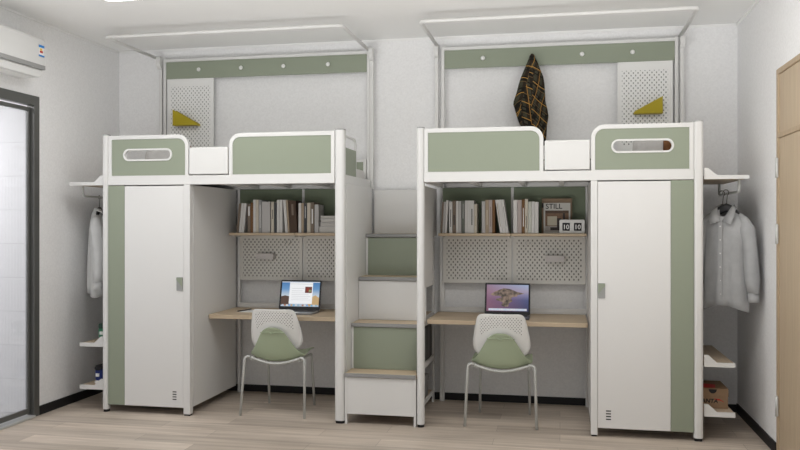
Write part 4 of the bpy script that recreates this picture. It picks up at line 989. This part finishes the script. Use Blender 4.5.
def shirt(x, y, rz, m, lab, grp, w=1.0):
    t = thing('shirt', lab, 'shirt', (x, y, 1.60), rz, grp)
    # body
    prof = [(0.012, 0.055, 0.045), (-0.005, 0.075, 0.055), (-0.03, 0.115, 0.06), (-0.06, 0.165, 0.062), (-0.095, 0.20, 0.066), (-0.15, 0.205, 0.072), (-0.25, 0.20, 0.075), (-0.38, 0.205, 0.078), (-0.52, 0.21, 0.08), (-0.62, 0.215, 0.08), (-0.675, 0.215, 0.078)]
    n = 44; rings = []
    for i, (z, rx, ry) in enumerate(prof):
        ring = []; fold = 0.16 * min(1, max(0, (-z - 0.05) / 0.4))
        for k in range(n):
            th = 2 * PI * k / n
            am = 1 + fold * math.sin(7 * th + 0.8) + 0.4 * fold * math.sin(12 * th + 2)
            dz = 0
            if z < -0.6: dz = -0.045 * (0.5 - 0.5 * math.cos(2 * th + PI)) * 1.0 * (1 if z < -0.66 else 0.5)
            if i < 3: dz -= (0.075, 0.055, 0.02)[i] * max(0, -math.sin(th)) ** 1.5
            ring.append((rx * w * math.cos(th), ry * math.sin(th) * am, z + dz))
        rings.append(ring)
    obj('shirt_body', MB().loft(rings, cap=False), m, t, world=False, solid=0.004)
    for s in (-1, 1):
        sl = [(s * 0.125 * w, 0, -0.05), (s * 0.175 * w, -0.002, -0.085), (s * 0.208 * w, -0.006, -0.14), (s * 0.232 * w, -0.015, -0.23), (s * 0.25 * w, -0.025, -0.36), (s * 0.265 * w, -0.028, -0.5), (s * 0.275 * w, -0.028, -0.585)]
        q2 = MB(); q2.tube(sl, [0.030, 0.040, 0.047, 0.049, 0.046, 0.042, 0.038], 14, cap=False)
        for v in q2.b.verts: v.co.x += 0.006 * math.sin(v.co.z * 34 + v.co.y * 70); v.co.y += 0.006 * math.sin(v.co.z * 47 + v.co.x * 50)
        sv = obj('sleeve', q2, m, t, world=False, solid=0.004)
        cf = MB(); cf.tube([(s * 0.274 * w, -0.028, -0.58), (s * 0.278 * w, -0.028, -0.645)], 0.034, 14, cap=False)
        obj('cuff', cf, m, t, world=False, solid=0.005)
    # collar: two leaves and the band
    for s in (-1, 1):
        P = [[(s * 0.062 * w, 0.03, 0.032), (s * 0.07 * w, -0.02, 0.022), (s * 0.045 * w, -0.06, -0.03), (s * 0.006, -0.078, -0.085)],
             [(s * 0.085 * w, 0.03, 0.012), (s * 0.11 * w, -0.03, -0.004), (s * 0.125 * w, -0.078, -0.05), (s * 0.10 * w, -0.094, -0.105)]]
        cb = MB(); cb.grid(P); obj('collar', cb, m, t, world=False, solid=0.004)
    obj('placket', MB().box(-0.014, 0.014, -0.0925, -0.0885, -0.62, -0.09), m, t, world=False)
    for k in range(6):
        z = -0.12 - 0.095 * k
        obj('button', MB().tube([(0, -0.0926, z), (0, -0.0945, z)], 0.0055, 8), M['button'], t, world=False)
    return t
SG = 'clothes hangers on the right rod'
hanger(1.165, 6.23, math.radians(-34), 'dark hanger farther back on the right rod', SG)
hanger(1.158, 6.05, math.radians(-34), 'dark hanger in the grey shirt on the right rod', SG)
shirt(1.155, 6.05, math.radians(-34), M['shirt_grey'], 'grey button-up shirt hanging beside the right wardrobe', None, w=0.74)
hanger(-3.85, 6.22, math.radians(110), 'dark hanger in the white shirt on the left rod', None)
shirt(-3.85, 6.22, math.radians(110), M['shirt_white'], 'white shirt hanging beside the left wardrobe', None, w=0.72)

# shoes and shoebox ------------------------------------------------------
def shoe(x, y, z, rz, cu, cs, ct, lab, grp):
    t = thing('sneaker', lab, 'shoe', (x, y, z), rz, grp)
    mu, ms, mtp = mat('upper_' + lab.split()[0], cu, 0.6), M['plastic_white'], mat('collar_' + lab.split()[0], ct, 0.7)
    # shoe points to +y; heel at -0.14
    def ring(y, w, z0, z1, n=16):
        out = []
        for k in range(n):
            a = 2 * PI * k / n; cx = math.copysign(abs(math.cos(a)) ** 0.7, math.cos(a)); sz = math.copysign(abs(math.sin(a)) ** 0.7, math.sin(a))
            out.append((w * cx, y, (z0 + z1) / 2 + (z1 - z0) / 2 * sz))
        return out
    sole = [(-0.145, 0.022), (-0.135, 0.034), (-0.09, 0.038), (0.0, 0.038), (0.07, 0.046), (0.11, 0.042), (0.14, 0.028), (0.15, 0.012)]
    obj('sole', MB().loft([ring(y, w, 0.0005, 0.028) for y, w in sole]), ms, t, world=False)
    up = [(-0.14, 0.022, 0.105), (-0.128, 0.032, 0.125), (-0.09, 0.036, 0.128), (-0.03, 0.036, 0.122), (0.01, 0.037, 0.098), (0.06, 0.042, 0.075), (0.10, 0.038, 0.062), (0.13, 0.025, 0.05), (0.142, 0.012, 0.04)]
    u = obj('upper', MB().loft([ring(y, w, 0.02, h) for y, w, h in up]), mu, t, world=False)
    obj('collar', MB().loft([ring(y, w, h0, h1) for y, w, h0, h1 in ((-0.147, 0.026, 0.11, 0.14), (-0.12, 0.036, 0.112, 0.15), (-0.07, 0.038, 0.118, 0.148), (-0.03, 0.034, 0.112, 0.15), (-0.015, 0.03, 0.11, 0.158))]), mtp, t, world=False)
    obj('toe_cap', MB().loft([ring(y, w, 0.0285, h) for y, w, h in ((0.09, 0.0415, 0.062), (0.12, 0.034, 0.056), (0.143, 0.018, 0.046), (0.148, 0.008, 0.04))]), ms, t, world=False)
    for s in (-1, 1):
        obj('side_stripe', MB().box(s * 0.036, s * 0.0405, -0.10, 0.0, 0.062, 0.078), ms, t, world=False)
    obj('heel_tab', MB().box(-0.014, 0.014, -0.15, -0.139, 0.06, 0.085), ms, t, world=False)
    for k in range(4):
        obj('lace', MB().tube([(-0.022, 0.0 + 0.016 * k, 0.102 - 0.008 * k), (0.022, 0.004 + 0.016 * k, 0.102 - 0.008 * k)], 0.003, 6), ms, u, world=False)
    return t
shoe(-3.672, 6.05, 0.201, 0.0, (0.02, 0.04, 0.20), (1, 1, 1), (0.015, 0.015, 0.018), 'blue sneaker with a white sole on the lowest left side shelf', 'sneakers on the left side shelves')
shoe(-3.66, 6.05, 0.541, 0.15, (0.05, 0.22, 0.12), (1, 1, 1), (0.02, 0.05, 0.035), 'green sneaker on the left side shelf above the blue one', 'sneakers on the left side shelves')

sb = thing('shoebox', 'brown shoebox with red and black print on the lowest right side shelf', 'box', (1.04, 6.12, 0.197))
X0, X1, Y0, Y1, Z0 = 0.975, 1.156, 5.98, 6.27, 0.198
obj('box_body', MB().box(X0, X1, Y0, Y1, Z0, Z0 + 0.085), M['cardboard'], sb, bevel=0.002)
lid = obj('box_lid', MB().box(X0 - 0.003, X1 + 0.003, Y0 - 0.003, Y1 + 0.003, Z0 + 0.0855, Z0 + 0.142), M['cardboard'], sb, bevel=0.002)
ho = [(1.054 + 0.027 * math.cos(a), Z0 + 0.136 - (0.03 * math.sin(a))) for a in [PI * k / 12 for k in range(13)]]
obj('finger_hole', MB().plate([ho], Y0 - 0.0042, Y0 - 0.0032, 'XZ'), M['ink'], lid)
pr = MB(); text_mb(pr, 'ANTA', 0.040, (0.978, Y0 - 0.0008, Z0 + 0.040), (1, 0, 0.0), (0.18, 0, 1), bold=0.0012)
obj('printed_word', pr, M['ink'], sb)
sw = [(1.062, Z0 + 0.071), (1.10, Z0 + 0.068), (1.125, Z0 + 0.052), (1.132, Z0 + 0.044), (1.105, Z0 + 0.058), (1.075, Z0 + 0.060)]
obj('printed_swoosh', MB().plate([sw], Y0 - 0.001, Y0 - 0.0003, 'XZ'), M['red'], sb)
tp = MB(); tp.plate([[(X0 + 0.01, Y0 + 0.02), (X0 + 0.10, Y0 + 0.02), (X0 + 0.12, Y0 + 0.14), (X0 + 0.02, Y0 + 0.18)]], Z0 + 0.1422, Z0 + 0.1428, 'XY')
obj('printed_patch', tp, M['red'], lid)
